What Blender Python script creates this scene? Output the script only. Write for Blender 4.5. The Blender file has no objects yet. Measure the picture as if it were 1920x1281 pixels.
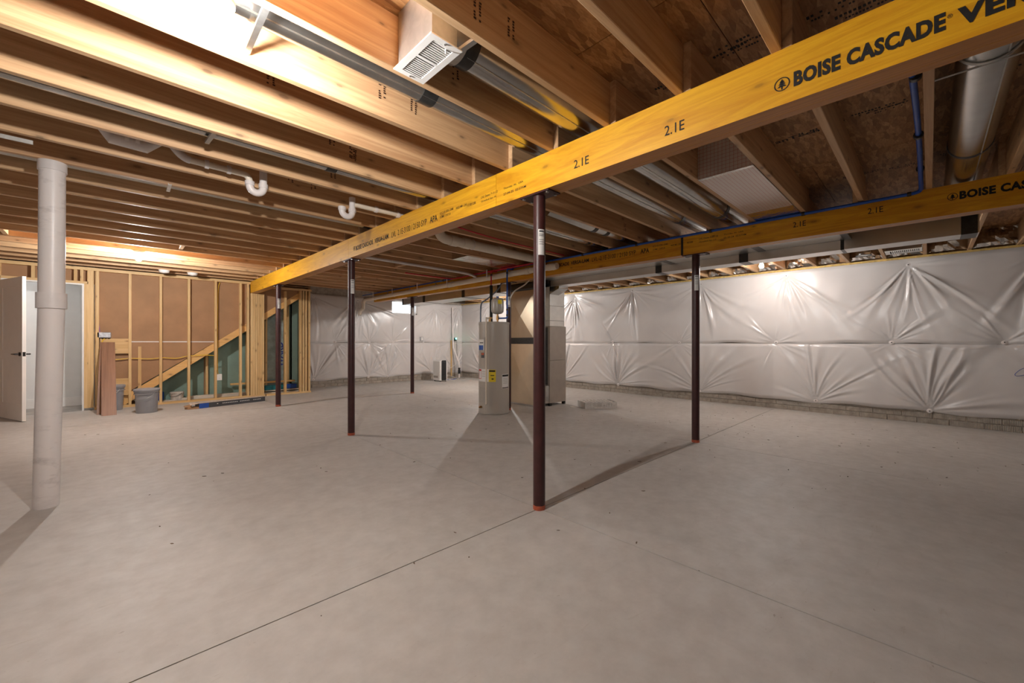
import bpy, math, random
import numpy as np
from mathutils import Vector, Matrix
random.seed(7); rng = np.random.default_rng(11)
sc = bpy.context.scene
COL = sc.collection

# ------------------------------------------------------------------ camera
F, CX, HY, H, RO, A = 764.55, 960., 641.79, 1.12, .0011, .7967
ca, sa = math.cos(A), math.sin(A)
cam = bpy.data.objects.new('camera', bpy.data.cameras.new('camera')); COL.objects.link(cam)
cam.data.sensor_width = 36; cam.data.sensor_fit = 'HORIZONTAL'
cam.data.lens = F * 36 / 1920; cam.data.shift_y = (HY - 640.5) / 1920; cam.data.clip_start = .05
fw, rt, up = Vector((ca, sa, 0)), Vector((sa, -ca, 0)), Vector((0, 0, 1))
r2 = rt * math.cos(RO) + up * math.sin(RO); u2 = up * math.cos(RO) - rt * math.sin(RO)
cam.matrix_world = Matrix(((r2.x, u2.x, -fw.x, 0), (r2.y, u2.y, -fw.y, 0), (r2.z, u2.z, -fw.z, H), (0, 0, 0, 1)))
sc.camera = cam
# ------------------------------------------------------------------ world, exposure
w = bpy.data.worlds.new('sky'); sc.world = w; w.use_nodes = True
w.node_tree.nodes['Background'].inputs[0].default_value = (.84, .92, 1, 1)
w.node_tree.nodes['Background'].inputs[1].default_value = 1.2
sc.view_settings.view_transform = 'Standard'; sc.view_settings.look = 'None'
sc.view_settings.gamma = 1; sc.view_settings.use_curve_mapping = False
sc.view_settings.exposure = 1.9
BULB = 700.0            # emission of a bare lamp (they light the room)

# ------------------------------------------------------------------ pixel -> place helpers (a ray, then a known plane)
def ray(x, y):
    u, v = x - CX, y - HY; c, s = math.cos(RO), math.sin(RO); u, v = c*u + s*v, -s*u + c*v
    return (ca + sa*u/F, sa - ca*u/F, -v/F)
def onZ(x, y, z): r = ray(x, y); s = (z - H)/r[2]; return Vector((r[0]*s, r[1]*s, z))
def onX(x, y, X): r = ray(x, y); s = X/r[0]; return Vector((X, r[1]*s, H + r[2]*s))
def onY(x, y, Y): r = ray(x, y); s = Y/r[1]; return Vector((r[0]*s, Y, H + r[2]*s))

# ------------------------------------------------------------------ materials
def hexc(r, g, b):
    f = lambda v: (v/255/12.92) if v/255 <= .04045 else ((v/255 + .055)/1.055)**2.4
    return (f(r), f(g), f(b), 1)
def newmat(name):
    m = bpy.data.materials.new(name); m.use_nodes = True
    nt = m.node_tree; return m, nt, nt.nodes['Principled BSDF']
def nd(nt, t, **k):
    n = nt.nodes.new(t)
    for a, v in k.items():
        if a.startswith('i_'): n.inputs[a[2:].replace('_', ' ')].default_value = v
        else: setattr(n, a, v)
    return n
def ramp(nt, fac, stops):
    r = nt.nodes.new('ShaderNodeValToRGB'); e = r.color_ramp.elements
    while len(e) < len(stops): e.new(.5)
    for el, (p, c) in zip(e, stops): el.position = p; el.color = c
    nt.links.new(fac, r.inputs[0]); return r.outputs[0]
def coords(nt, scale, rnd=True):
    tc = nd(nt, 'ShaderNodeTexCoord'); src = tc.outputs['Object']
    if rnd:
        oi = nd(nt, 'ShaderNodeObjectInfo'); vm = nd(nt, 'ShaderNodeVectorMath', operation='SCALE')
        vm.inputs[0].default_value = (37, 23, 17); nt.links.new(oi.outputs['Random'], vm.inputs['Scale'])
        ad = nd(nt, 'ShaderNodeVectorMath', operation='ADD')
        nt.links.new(src, ad.inputs[0]); nt.links.new(vm.outputs[0], ad.inputs[1]); src = ad.outputs[0]
    mp = nd(nt, 'ShaderNodeMapping'); mp.inputs['Scale'].default_value = scale
    nt.links.new(src, mp.inputs[0]); return mp.outputs[0]
def noise(nt, vec, scale, detail=4, rough=.55, dist=0):
    n = nd(nt, 'ShaderNodeTexNoise'); n.inputs['Scale'].default_value = scale; n.inputs['Detail'].default_value = detail
    n.inputs['Roughness'].default_value = rough; n.inputs['Distortion'].default_value = dist
    nt.links.new(vec, n.inputs['Vector']); return n.outputs['Fac']
def mix(nt, fac, a, b, mode='MIX'):
    m = nd(nt, 'ShaderNodeMix', data_type='RGBA', blend_type=mode)
    for s, v in ((m.inputs[0], fac), (m.inputs[6], a), (m.inputs[7], b)):
        if hasattr(v, 'is_output'): nt.links.new(v, s)
        else: s.default_value = v
    return m.outputs[2]
def bump(nt, bs, h, strength, dist=.01):
    b = nd(nt, 'ShaderNodeBump'); b.inputs['Strength'].default_value = strength; b.inputs['Distance'].default_value = dist
    nt.links.new(h, b.inputs['Height']); nt.links.new(b.outputs[0], bs.inputs['Normal'])
M = {}
def plain(name, c, rough=.5, metal=0, var=.06, scale=8, bmp=0, spec=.5):
    m, nt, bs = newmat(name)
    v = coords(nt, (1, 1, 1)); n = noise(nt, v, scale)
    lo = tuple(max(0, x*(1 - 2*var)) for x in c[:3]) + (1,); hi = tuple(min(1, x*(1 + 2*var)) for x in c[:3]) + (1,)
    nt.links.new(ramp(nt, n, [(.3, lo), (.7, hi)]), bs.inputs['Base Color'])
    bs.inputs['Roughness'].default_value = rough; bs.inputs['Metallic'].default_value = metal
    bs.inputs['Specular IOR Level'].default_value = spec
    if bmp: bump(nt, bs, noise(nt, v, scale*6), bmp)
    M[name] = m; return m
def wood(name, c_lo, c_hi, axis, knot=hexc(64, 38, 24), rough=.55, grain=26, knots=True, tint=.25, flat=1, dist=.9):
    m, nt, bs = newmat(name)
    sl = [grain]*3; sl[axis] = 1.1
    if name == 'plank_brown': sl[1] = .01
    v = coords(nt, tuple(sl))
    n1 = noise(nt, v, 1, 6, .68, dist)
    c = ramp(nt, n1, [(.36, c_lo), (.5, tuple((a + b)/2 for a, b in zip(c_lo, c_hi))), (.64, c_hi)])
    sb = [2.0]*3; sb[axis] = .35
    big = noise(nt, coords(nt, tuple(sb)), 1, 3)
    c = mix(nt, ramp(nt, big, [(.35, (0, 0, 0, 1)), (.7, (tint, tint, tint, 1))]), c, tuple(x*.55 for x in c_lo[:3]) + (1,))
    if knots:
        sx_ = nd(nt, 'ShaderNodeSeparateXYZ'); nt.links.new(coords(nt, (1, 1, 1)), sx_.inputs[0])
        oth = [k for k in range(3) if k != axis]
        sm = nd(nt, 'ShaderNodeMath', operation='ADD'); nt.links.new(sx_.outputs[oth[0]], sm.inputs[0]); nt.links.new(sx_.outputs[oth[1]], sm.inputs[1])
        ml = nd(nt, 'ShaderNodeMath', operation='MULTIPLY'); nt.links.new(sm.outputs[0], ml.inputs[0]); ml.inputs[1].default_value = 6.5
        mx = nd(nt, 'ShaderNodeMath', operation='MULTIPLY'); nt.links.new(sx_.outputs[axis], mx.inputs[0]); mx.inputs[1].default_value = 2.6
        cb = nd(nt, 'ShaderNodeCombineXYZ'); nt.links.new(mx.outputs[0], cb.inputs[0]); nt.links.new(ml.outputs[0], cb.inputs[1])
        vo = nd(nt, 'ShaderNodeTexVoronoi', voronoi_dimensions='2D'); vo.inputs['Scale'].default_value = 1
        nt.links.new(cb.outputs[0], vo.inputs['Vector'])
        sc_ = nd(nt, 'ShaderNodeSeparateColor'); nt.links.new(vo.outputs['Color'], sc_.inputs[0])
        th = nd(nt, 'ShaderNodeMath', operation='GREATER_THAN'); nt.links.new(sc_.outputs[0], th.inputs[0]); th.inputs[1].default_value = .45
        sz = nd(nt, 'ShaderNodeMapRange'); nt.links.new(sc_.outputs[1], sz.inputs['Value']); sz.inputs['To Min'].default_value = 2.4; sz.inputs['To Max'].default_value = .9
        dm = nd(nt, 'ShaderNodeMath', operation='MULTIPLY'); nt.links.new(vo.outputs['Distance'], dm.inputs[0]); nt.links.new(sz.outputs[0], dm.inputs[1])
        kf = nd(nt, 'ShaderNodeMath', operation='MULTIPLY'); nt.links.new(th.outputs[0], kf.inputs[0])
        nt.links.new(ramp(nt, dm.outputs[0], [(.05, (.9, .9, .9, 1)), (.085, (.4, .4, .4, 1)), (.2, (0, 0, 0, 1))]), kf.inputs[1])
        c = mix(nt, kf.outputs[0], c, knot)
    oi = nd(nt, 'ShaderNodeObjectInfo')
    c = mix(nt, .3, c, ramp(nt, oi.outputs['Random'], [(0, c_lo), (.5, c_hi), (1, tuple(min(1, x*1.12) for x in c_hi[:3]) + (1,))]))
    nt.links.new(c, bs.inputs['Base Color']); bs.inputs['Roughness'].default_value = rough
    bump(nt, bs, n1, .12, .004)
    M[name] = m; return m

wood('joist_pine', hexc(172, 127, 88), hexc(218, 180, 136), 0)
wood('stud_pine', hexc(206, 162, 102), hexc(236, 202, 148), 2, knot=hexc(120, 70, 30), flat=1)
wood('plate_pine', hexc(206, 162, 102), hexc(236, 202, 148), 0, knot=hexc(120, 70, 30))
wood('stringer_pine', hexc(214, 160, 92), hexc(236, 192, 126), 0, knot=hexc(120, 70, 30))
wood('lvl_face', hexc(204, 130, 12), hexc(246, 186, 38), 1, knot=hexc(120, 62, 8), rough=.42, grain=13, tint=.35, flat=0, dist=2.6)
wood('lvl_edge', hexc(150, 92, 34), hexc(196, 132, 58), 1, rough=.4, grain=70, knots=False)
wood('plank_brown', hexc(112, 78, 58), hexc(170, 126, 98), 2, rough=.5, grain=30, knots=False, tint=.5)
wood('trim_white_wood', hexc(214, 200, 182), hexc(238, 228, 214), 0, knots=False)
def osb():
    m, nt, bs = newmat('osb')
    v = coords(nt, (14, 60, 20)); vo = nd(nt, 'ShaderNodeTexVoronoi'); vo.inputs['Scale'].default_value = 1.0
    ds = nd(nt, 'ShaderNodeMix', data_type='VECTOR'); ds.inputs[0].default_value = .25
    ns = nd(nt, 'ShaderNodeTexNoise'); ns.inputs['Scale'].default_value = .6; nt.links.new(v, ns.inputs['Vector'])
    nt.links.new(v, ds.inputs[4]); nt.links.new(ns.outputs['Color'], ds.inputs[5]); nt.links.new(ds.outputs[1], vo.inputs['Vector'])
    sp = nd(nt, 'ShaderNodeSeparateColor'); nt.links.new(vo.outputs['Color'], sp.inputs[0])
    c = ramp(nt, sp.outputs[0], [(0, hexc(132, 92, 54)), (.5, hexc(166, 120, 74)), (1, hexc(190, 146, 98))])
    g = noise(nt, coords(nt, (30, 110, 60)), 1, 4)
    c = mix(nt, ramp(nt, g, [(.35, (.45, .45, .45, 1)), (.6, (0, 0, 0, 1))]), c, hexc(118, 72, 34))
    nt.links.new(c, bs.inputs['Base Color']); bs.inputs['Roughness'].default_value = .6
    bump(nt, bs, sp.outputs[0], .3, .004); M['osb'] = m
osb()
def concrete():
    m, nt, bs = newmat('concrete_floor')
    v = coords(nt, (1, 1, 1), False)
    n1 = noise(nt, v, .55, 6, .6); n2 = noise(nt, v, 9, 6, .65)
    c = ramp(nt, n1, [(.3, hexc(181, 176, 171)), (.52, hexc(195, 191, 186)), (.72, hexc(207, 204, 200))])
    c = mix(nt, .22, c, ramp(nt, n2, [(.3, hexc(140, 128, 116)), (.65, hexc(205, 198, 190))]))
    sw = noise(nt, coords(nt, (2.2, 11, 1), False), 1.2, 5, .7, 1.2)
    c = mix(nt, ramp(nt, sw, [(.62, (0, 0, 0, 1)), (.78, (.32, .32, .32, 1))]), c, hexc(150, 134, 116))
    sp = noise(nt, coords(nt, (26, 60, 1), False), 1, 2, .5)
    ms = noise(nt, v, .8, 3)
    f = nd(nt, 'ShaderNodeMath', operation='MULTIPLY')
    nt.links.new(ramp(nt, sp, [(.72, (0, 0, 0, 1)), (.78, (1, 1, 1, 1))]), f.inputs[0])
    nt.links.new(ramp(nt, ms, [(.48, (0, 0, 0, 1)), (.62, (.7, .7, .7, 1))]), f.inputs[1])
    c = mix(nt, f.outputs[0], c, hexc(112, 88, 62))
    nt.links.new(c, bs.inputs['Base Color'])
    nt.links.new(ramp(nt, n2, [(.3, (.62,)*3 + (1,)), (.7, (.5,)*3 + (1,))]), bs.inputs['Roughness'])
    bump(nt, bs, n2, .05, .004); M['concrete_floor'] = m
concrete()
def block():
    m, nt, bs = newmat('concrete_block')
    v = coords(nt, (1, 1, 1)); wv = nd(nt, 'ShaderNodeTexWave', wave_type='BANDS', bands_direction='Y')
    wv.inputs['Scale'].default_value = 22; wv.inputs['Distortion'].default_value = 1.2; nt.links.new(v, wv.inputs['Vector'])
    n = noise(nt, v, 14, 5)
    nt.links.new(ramp(nt, n, [(.3, hexc(148, 138, 126)), (.7, hexc(180, 170, 158))]), bs.inputs['Base Color'])
    bs.inputs['Roughness'].default_value = .8; bump(nt, bs, wv.outputs['Fac'], .5, .006); M['concrete_block'] = m
block()
def poly():
    m, nt, bs = newmat('white_poly')
    v = coords(nt, (1, 1, 1), False); n = noise(nt, v, 1.2, 3)
    nt.links.new(ramp(nt, n, [(.3, hexc(208, 203, 201)), (.7, hexc(220, 216, 214))]), bs.inputs['Base Color'])
    bs.inputs['Roughness'].default_value = .24; bs.inputs['Specular IOR Level'].default_value = .6
    bump(nt, bs, noise(nt, v, 40, 3), .05, .003); M['white_poly'] = m
poly()
def foil(name, c, s, b, rough=.16):
    m, nt, bs = newmat(name); v = coords(nt, (1, 1, 1)); n = noise(nt, v, s, 4, .6, .5)
    nt.links.new(ramp(nt, n, [(.3, tuple(x*.8 for x in c[:3]) + (1,)), (.7, c)]), bs.inputs['Base Color'])
    bs.inputs['Metallic'].default_value = 1; bs.inputs['Roughness'].default_value = rough
    if b: bump(nt, bs, n, b, .02)
    M[name] = m
foil('foil', hexc(226, 222, 216), 9, .5); foil('galvanised', hexc(204, 204, 202), 5, .05, .22)
foil('galvanised_dull', hexc(196, 194, 188), 16, .05, .42); foil('zinc_bar', hexc(196, 196, 194), 20, .1, .35)
def grid_foil():
    m, nt, bs = newmat('printed_foil'); v = coords(nt, (1, 1, 1), False)
    br = nd(nt, 'ShaderNodeTexBrick'); br.offset = 0; br.inputs['Scale'].default_value = 1
    for k, x in (('Brick Width', .026), ('Row Height', .026), ('Mortar Size', .0011)): br.inputs[k].default_value = x
    br.inputs['Color1'].default_value = hexc(214, 206, 200); br.inputs['Color2'].default_value = hexc(214, 206, 200); br.inputs['Mortar'].default_value = hexc(186, 120, 112)
    sx = nd(nt, 'ShaderNodeSeparateXYZ'); nt.links.new(v, sx.inputs[0]); ad = nd(nt, 'ShaderNodeMath', operation='ADD')
    nt.links.new(sx.outputs[0], ad.inputs[0]); nt.links.new(sx.outputs[2], ad.inputs[1])
    cb = nd(nt, 'ShaderNodeCombineXYZ'); nt.links.new(ad.outputs[0], cb.inputs[0]); nt.links.new(sx.outputs[1], cb.inputs[1])
    nt.links.new(cb.outputs[0], br.inputs['Vector']); nt.links.new(br.outputs['Color'], bs.inputs['Base Color'])
    bs.inputs['Metallic'].default_value = .45; bs.inputs['Roughness'].default_value = .3
    bump(nt, bs, noise(nt, v, 7, 3), .25, .02); M['printed_foil'] = m
grid_foil()
def scuffed():
    m, nt, bs = newmat('pvc_scuffed'); v = coords(nt, (6, 6, 14), False)
    n = noise(nt, v, 1, 5, .65); g = noise(nt, coords(nt, (1.2, 1.2, 1.6), False), 1, 2)
    f = nd(nt, 'ShaderNodeMath', operation='MULTIPLY')
    nt.links.new(ramp(nt, n, [(.52, (0, 0, 0, 1)), (.72, (.8, .8, .8, 1))]), f.inputs[0]); nt.links.new(ramp(nt, g, [(.45, (0, 0, 0, 1)), (.6, (.7, .7, .7, 1))]), f.inputs[1])
    nt.links.new(mix(nt, f.outputs[0], hexc(226, 219, 216), hexc(142, 132, 128)), bs.inputs['Base Color']); bs.inputs['Roughness'].default_value = .38; M['pvc_scuffed'] = m
scuffed()
plain('column_maroon', hexc(62, 28, 27), .42, 0, .12, 14); plain('primer_orange', hexc(176, 86, 58), .6, 0, .2, 20)
plain('pvc_white', hexc(224, 217, 214), .35, 0, .05, 4); plain('pvc_cream', hexc(226, 214, 196), .4, 0, .03, 4)
plain('tape_black', hexc(40, 39, 38), .35, 0, .2, 30); plain('tape_grey', hexc(92, 92, 92), .35, .4, .1, 20)
plain('ink', hexc(26, 24, 22), .7, 0, .2, 60); plain('ink_blue', hexc(40, 66, 150), .6); plain('ink_red', hexc(190, 40, 36), .6)
plain('paper_white', hexc(226, 224, 220), .6, 0, .02); plain('paper_yellow', hexc(232, 204, 30), .5, 0, .03); plain('paper_blue', hexc(48, 92, 178), .5)
plain('tank_grey', hexc(178, 170, 160), .28, 0, .02, 2); plain('tank_panel', hexc(170, 163, 154), .35, 0, .02)
plain('cabinet_taupe', hexc(168, 157, 146), .32, .25, .03); plain('plenum_white', hexc(222, 218, 212), .4, .2, .03)
plain('sheet_tan', hexc(204, 186, 160), .28, .55, .06, 2); plain('duct_white', hexc(206, 205, 202), .3, .88, .05, 2)
plain('pex_blue', hexc(30, 84, 178), .35); plain('pex_red', hexc(196, 44, 54), .35); plain('foam_black', hexc(30, 29, 28), .8, 0, .2, 40)
plain('kraft', hexc(166, 127, 92), .75, 0, .06, 3); plain('green_board', hexc(128, 152, 140), .75, 0, .05, 3); plain('dark_gap', hexc(46, 38, 32), .9)
plain('paint_white', hexc(236, 229, 222), .4, 0, .01); plain('wall_white', hexc(232, 232, 230), .6, 0, .01); plain('trim_white', hexc(240, 238, 235), .4, 0, .01)
plain('vinyl_floor', hexc(150, 142, 134), .4, 0, .15, 5); plain('hardware_black', hexc(34, 30, 28), .35, .3)
plain('bucket_grey', hexc(150, 150, 154), .4, 0, .04, 5); plain('bucket_white', hexc(206, 200, 192), .5, 0, .12, 18)
plain('carton_dark', hexc(74, 76, 80), .5, 0, .08); plain('carton_blue', hexc(36, 82, 170), .5); plain('carton_torn', hexc(196, 182, 168), .7, 0, .15, 25)
plain('cable_yellow', hexc(228, 186, 42), .45); plain('cable_purple', hexc(150, 90, 160), .5); plain('cable_white', hexc(222, 216, 206), .5); plain('cable_black', hexc(32, 32, 34), .5)
plain('box_steel', hexc(176, 176, 180), .4, .7, .15, 30); plain('plastic_white', hexc(236, 234, 230), .35, 0, .02); plain('plastic_charcoal', hexc(44, 44, 46), .45, 0, .1, 60)
plain('tray_grey', hexc(204, 198, 192), .5, 0, .06, 20); plain('brass', hexc(170, 130, 80), .3, .9); plain('foam_yellow', hexc(206, 172, 100), .8, 0, .15, 20); plain('flex_grey', hexc(120, 132, 150), .4)
plain('board_teal', hexc(30, 116, 126), .6, 0, .2, 20); plain('foam_facing', hexc(166, 186, 186), .5, 0, .12, 8); plain('debris', hexc(104, 84, 66), .8, 0, .3, 5)
plain('porcelain', hexc(238, 236, 232), .25, 0, .01); plain('wood_end', hexc(220, 176, 128), .6, 0, .1, 40)
plain('knot_dark', hexc(58, 34, 22), .6, 0, .2, 80)
def emit(name, c, s):
    m, nt, bs = newmat(name); bs.inputs['Base Color'].default_value = (1, 1, 1, 1)
    bs.inputs['Emission Color'].default_value = c; bs.inputs['Emission Strength'].default_value = s; M[name] = m
emit('bulb_lit', (1, .97, .94, 1), BULB); emit('bulb_strong', (1, .97, .94, 1), 800); emit('bulb_weak', (1, .97, .94, 1), 420); emit('led_green', (.05, 1, .62, 1), 3.0)
def glass():
    m, nt, bs = newmat('window_glass'); bs.inputs['Transmission Weight'].default_value = 1; bs.inputs['Roughness'].default_value = 0
    bs.inputs['Base Color'].default_value = (.95, .98, 1, 1); bs.inputs['IOR'].default_value = 1.05; M['window_glass'] = m
glass()

# ------------------------------------------------------------------ mesh builder
class MB:
    def __init__(s): s.v = []; s.f = []
    def add(s, vs, fs):
        o = len(s.v); s.v += [tuple(p) for p in vs]; s.f += [tuple(i + o for i in f) for f in fs]; return s
    def box(s, a, b):
        x0, y0, z0 = (min(p, q) for p, q in zip(a, b)); x1, y1, z1 = (max(p, q) for p, q in zip(a, b))
        return s.add([(x0, y0, z0), (x1, y0, z0), (x1, y1, z0), (x0, y1, z0), (x0, y0, z1), (x1, y0, z1), (x1, y1, z1), (x0, y1, z1)],
                     [(0, 3, 2, 1), (4, 5, 6, 7), (0, 1, 5, 4), (1, 2, 6, 5), (2, 3, 7, 6), (3, 0, 4, 7)])
    def bbox(s, a, b, e):          # box with chamfered edges (three crossed slabs hull, simple bevel)
        x0, y0, z0 = (min(p, q) for p, q in zip(a, b)); x1, y1, z1 = (max(p, q) for p, q in zip(a, b))
        P = []
        for sx in (0, 1):
            for sy in (0, 1):
                for sz in (0, 1):
                    X, Y, Z = (x1 if sx else x0), (y1 if sy else y0), (z1 if sz else z0)
                    ix, iy, iz = (-e if sx else e), (-e if sy else e), (-e if sz else e)
                    P += [(X, Y + iy, Z + iz), (X + ix, Y, Z + iz), (X + ix, Y + iy, Z)]
        idx = lambda sx, sy, sz, k: ((sx*2 + sy)*2 + sz)*3 + k
        fs = []
        for a_ in (0, 1):
            fs.append([idx(a_, 0, 0, 0), idx(a_, 1, 0, 0), idx(a_, 1, 1, 0), idx(a_, 0, 1, 0)])
            fs.append([idx(0, a_, 0, 1), idx(0, a_, 1, 1), idx(1, a_, 1, 1), idx(1, a_, 0, 1)])
            fs.append([idx(0, 0, a_, 2), idx(1, 0, a_, 2), idx(1, 1, a_, 2), idx(0, 1, a_, 2)])
        for p in (0, 1):
            for q in (0, 1):
                fs.append([idx(p, q, 0, 0), idx(p, q, 1, 0), idx(p, q, 1, 1), idx(p, q, 0, 1)])
                fs.append([idx(p, 0, q, 0), idx(p, 1, q, 0), idx(p, 1, q, 2), idx(p, 0, q, 2)])
                fs.append([idx(0, p, q, 1), idx(1, p, q, 1), idx(1, p, q, 2), idx(0, p, q, 2)])
        for c in range(8): fs.append([c*3, c*3 + 1, c*3 + 2])
        return s.add(P, fs)
    def tube(s, pts, r, n=12, caps=True):
        pts = [Vector(p) for p in pts]; rs = r if isinstance(r, (list, tuple)) else [r]*len(pts)
        d0 = (pts[1] - pts[0]).normalized(); ref = Vector((0, 0, 1)) if abs(d0.z) < .9 else Vector((1, 0, 0))
        nx = d0.cross(ref).normalized(); vs = []
        for i, p in enumerate(pts):
            a = pts[max(i - 1, 0)]; b = pts[min(i + 1, len(pts) - 1)]; d = (b - a)
            d = d.normalized() if d.length > 1e-9 else d0
            nx = (nx - d*nx.dot(d)).normalized(); ny = d.cross(nx)
            for k in range(n):
                t = 2*math.pi*k/n; vs.append(p + (nx*math.cos(t) + ny*math.sin(t))*rs[i])
        m = len(pts); fs = [(i*n + k, i*n + (k + 1) % n, (i + 1)*n + (k + 1) % n, (i + 1)*n + k) for i in range(m - 1) for k in range(n)]
        if caps: fs += [tuple(range(n))[::-1], tuple((m - 1)*n + k for k in range(n))]
        return s.add(vs, fs)
    def lathe(s, prof, c, n=24):      # profile of (r, z) about a vertical axis at c
        c = Vector(c); vs = []
        for r, z in prof:
            for k in range(n):
                t = 2*math.pi*k/n; vs.append((c.x + r*math.cos(t), c.y + r*math.sin(t), c.z + z))
        m = len(prof); fs = [(i*n + k, i*n + (k + 1) % n, (i + 1)*n + (k + 1) % n, (i + 1)*n + k) for i in range(m - 1) for k in range(n)]
        fs += [tuple(range(n))[::-1], tuple((m - 1)*n + k for k in range(n))]
        return s.add(vs, fs)
    def prism(s, poly, d):            # polygon (list of 3D points) pushed along vector d
        poly = [Vector(p) for p in poly]; d = Vector(d); n = len(poly)
        fs = [tuple(range(n))[::-1], tuple(range(n, 2*n))] + [(i, (i + 1) % n, n + (i + 1) % n, n + i) for i in range(n)]
        return s.add(poly + [p + d for p in poly], fs)
    def torus(s, c, R, r, axis, n=24, k=8, a0=0, a1=2*math.pi):
        c = Vector(c); ax = Vector(axis).normalized(); u = ax.orthogonal().normalized(); v = ax.cross(u)
        pts = [c + (u*math.cos(a0 + (a1 - a0)*i/n) + v*math.sin(a0 + (a1 - a0)*i/n))*R for i in range(n + 1)]
        return s.tube(pts, r, k, True)
    def build(s, name, mat, parent=None, smooth=False):
        me = bpy.data.meshes.new(name); me.from_pydata(s.v, [], s.f); me.update()
        me.materials.append(M[mat] if isinstance(mat, str) else mat)
        if smooth:
            me.polygons.foreach_set('use_smooth', [True]*len(me.polygons))
            try: me.set_sharp_from_angle(angle=math.radians(38))
            except Exception: pass
        o = bpy.data.objects.new(name, me); COL.objects.link(o)
        import bmesh
        bm = bmesh.new(); bm.from_mesh(me); bmesh.ops.recalc_face_normals(bm, faces=bm.faces); bm.to_mesh(me); bm.free()
        if parent: attach(o, parent)
        return o
def attach(o, p):
    o.parent = p; o.matrix_parent_inverse = Matrix.Translation(-Vector(p.get('base', (0, 0, 0))))
def thing(name, loc, label, cat, group=None):
    o = bpy.data.objects.new(name, None); COL.objects.link(o); o.location = loc; o['base'] = list(loc)
    o.empty_display_size = .1; tag(o, label, cat, group); return o
def tag(o, label, cat, group=None):
    o['label'] = label; o['category'] = cat
    if group: o['group'] = group
    return o
def struct(name, loc=(0, 0, 0)):
    o = bpy.data.objects.new(name, None); COL.objects.link(o); o.location = loc; o['base'] = list(loc); o['kind'] = 'structure'; return o
def setst(o): o['kind'] = 'structure'; return o
def dup(root, delta, label=None):
    d = Vector(delta)
    def cp(o, par):
        c = o.copy(); COL.objects.link(c)
        if par: c.parent = par; c.matrix_parent_inverse = o.matrix_parent_inverse.copy()
        for ch in list(o.children): cp(ch, c)
        return c
    c = cp(root, None); c.location = Vector(root.location) + d
    if label: c['label'] = label
    return c
def inst(src, name, loc, parent):     # another piece sharing mesh data, local mesh
    o = bpy.data.objects.new(name, src); COL.objects.link(o); o.parent = parent
    o.location = Vector(loc) - Vector(parent.get('base', (0, 0, 0))); return o
def bend(p0, p1, p2, n=8):            # quarter-like bend between three control points
    p0, p1, p2 = map(Vector, (p0, p1, p2))
    return [p0*(1 - t)**2 + p1*2*t*(1 - t) + p2*t*t for t in [i/n for i in range(n + 1)]]
def spline(pts, n=8):
    P = [Vector(p) for p in pts]; P = [P[0]*2 - P[1]] + P + [P[-1]*2 - P[-2]]; out = []
    for i in range(1, len(P) - 2):
        for k in range(n):
            t = k/n; a, b, c, d = P[i-1:i+3]
            out.append(.5*((2*b) + (c - a)*t + (2*a - 5*b + 4*c - d)*t*t + (-a + 3*b - 3*c + d)*t**3))
    return out + [P[-2]]
_tc = {}
def text_mesh(s, bold=0):
    if (s, bold) in _tc: return _tc[(s, bold)]
    cu = bpy.data.curves.new('t', 'FONT'); cu.body = s; cu.size = 1; cu.resolution_u = 3; cu.offset = bold; cu.space_character = 1 + bold*1.6
    o = bpy.data.objects.new('t', cu); COL.objects.link(o); dg = bpy.context.evaluated_depsgraph_get()
    me = bpy.data.meshes.new_from_object(o.evaluated_get(dg)); COL.objects.unlink(o); bpy.data.objects.remove(o)
    n = len(me.vertices); co = np.empty(n*3); me.vertices.foreach_get('co', co); co = co.reshape(-1, 3)
    r = (co, [tuple(p.vertices) for p in me.polygons]); _tc[(s, bold)] = r; return r
def lettering(name, s, org, ex, ez, width, height, off, mat, parent, bold=0, slant=0):
    """flat print: org lower left, ex reading direction, ez up, off outward"""
    co, fs = text_mesh(s, bold); mn, mx = co.min(0), co.max(0)
    org, ex, ez, off = map(Vector, (org, ex, ez, off)); ex = ex.normalized(); ez = ez.normalized()
    vs = []
    for p in co:
        a = (p[0] - mn[0])/(mx[0] - mn[0]); b = (p[1] - mn[1])/max(1e-6, mx[1] - mn[1])
        vs.append(org + ex*(a*width + b*slant) + ez*(b*height) + off)
    mb = MB(); mb.add(vs, fs)
    return mb.build(name, mat, parent)

# ================================================================== key dimensions (metres)
XA, XB, XR, XL = 2.05, 4.68, 8.07, -3.2      # beam lines, right wall, unseen left wall
Y1, Y2, Y3 = 1.834, 4.865, 7.908             # column rows
YW, YF, YN = 9.59, 10.55, -4.2               # framed wall, far foundation wall, unseen near wall
ZB, ZJ, ZS = 2.107, 2.337, 2.575             # beam underside, joist underside, subfloor underside
BT = .067                                    # half beam thickness
YK = [.43 + .4095*n for n in range(-11, 23)]

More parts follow.
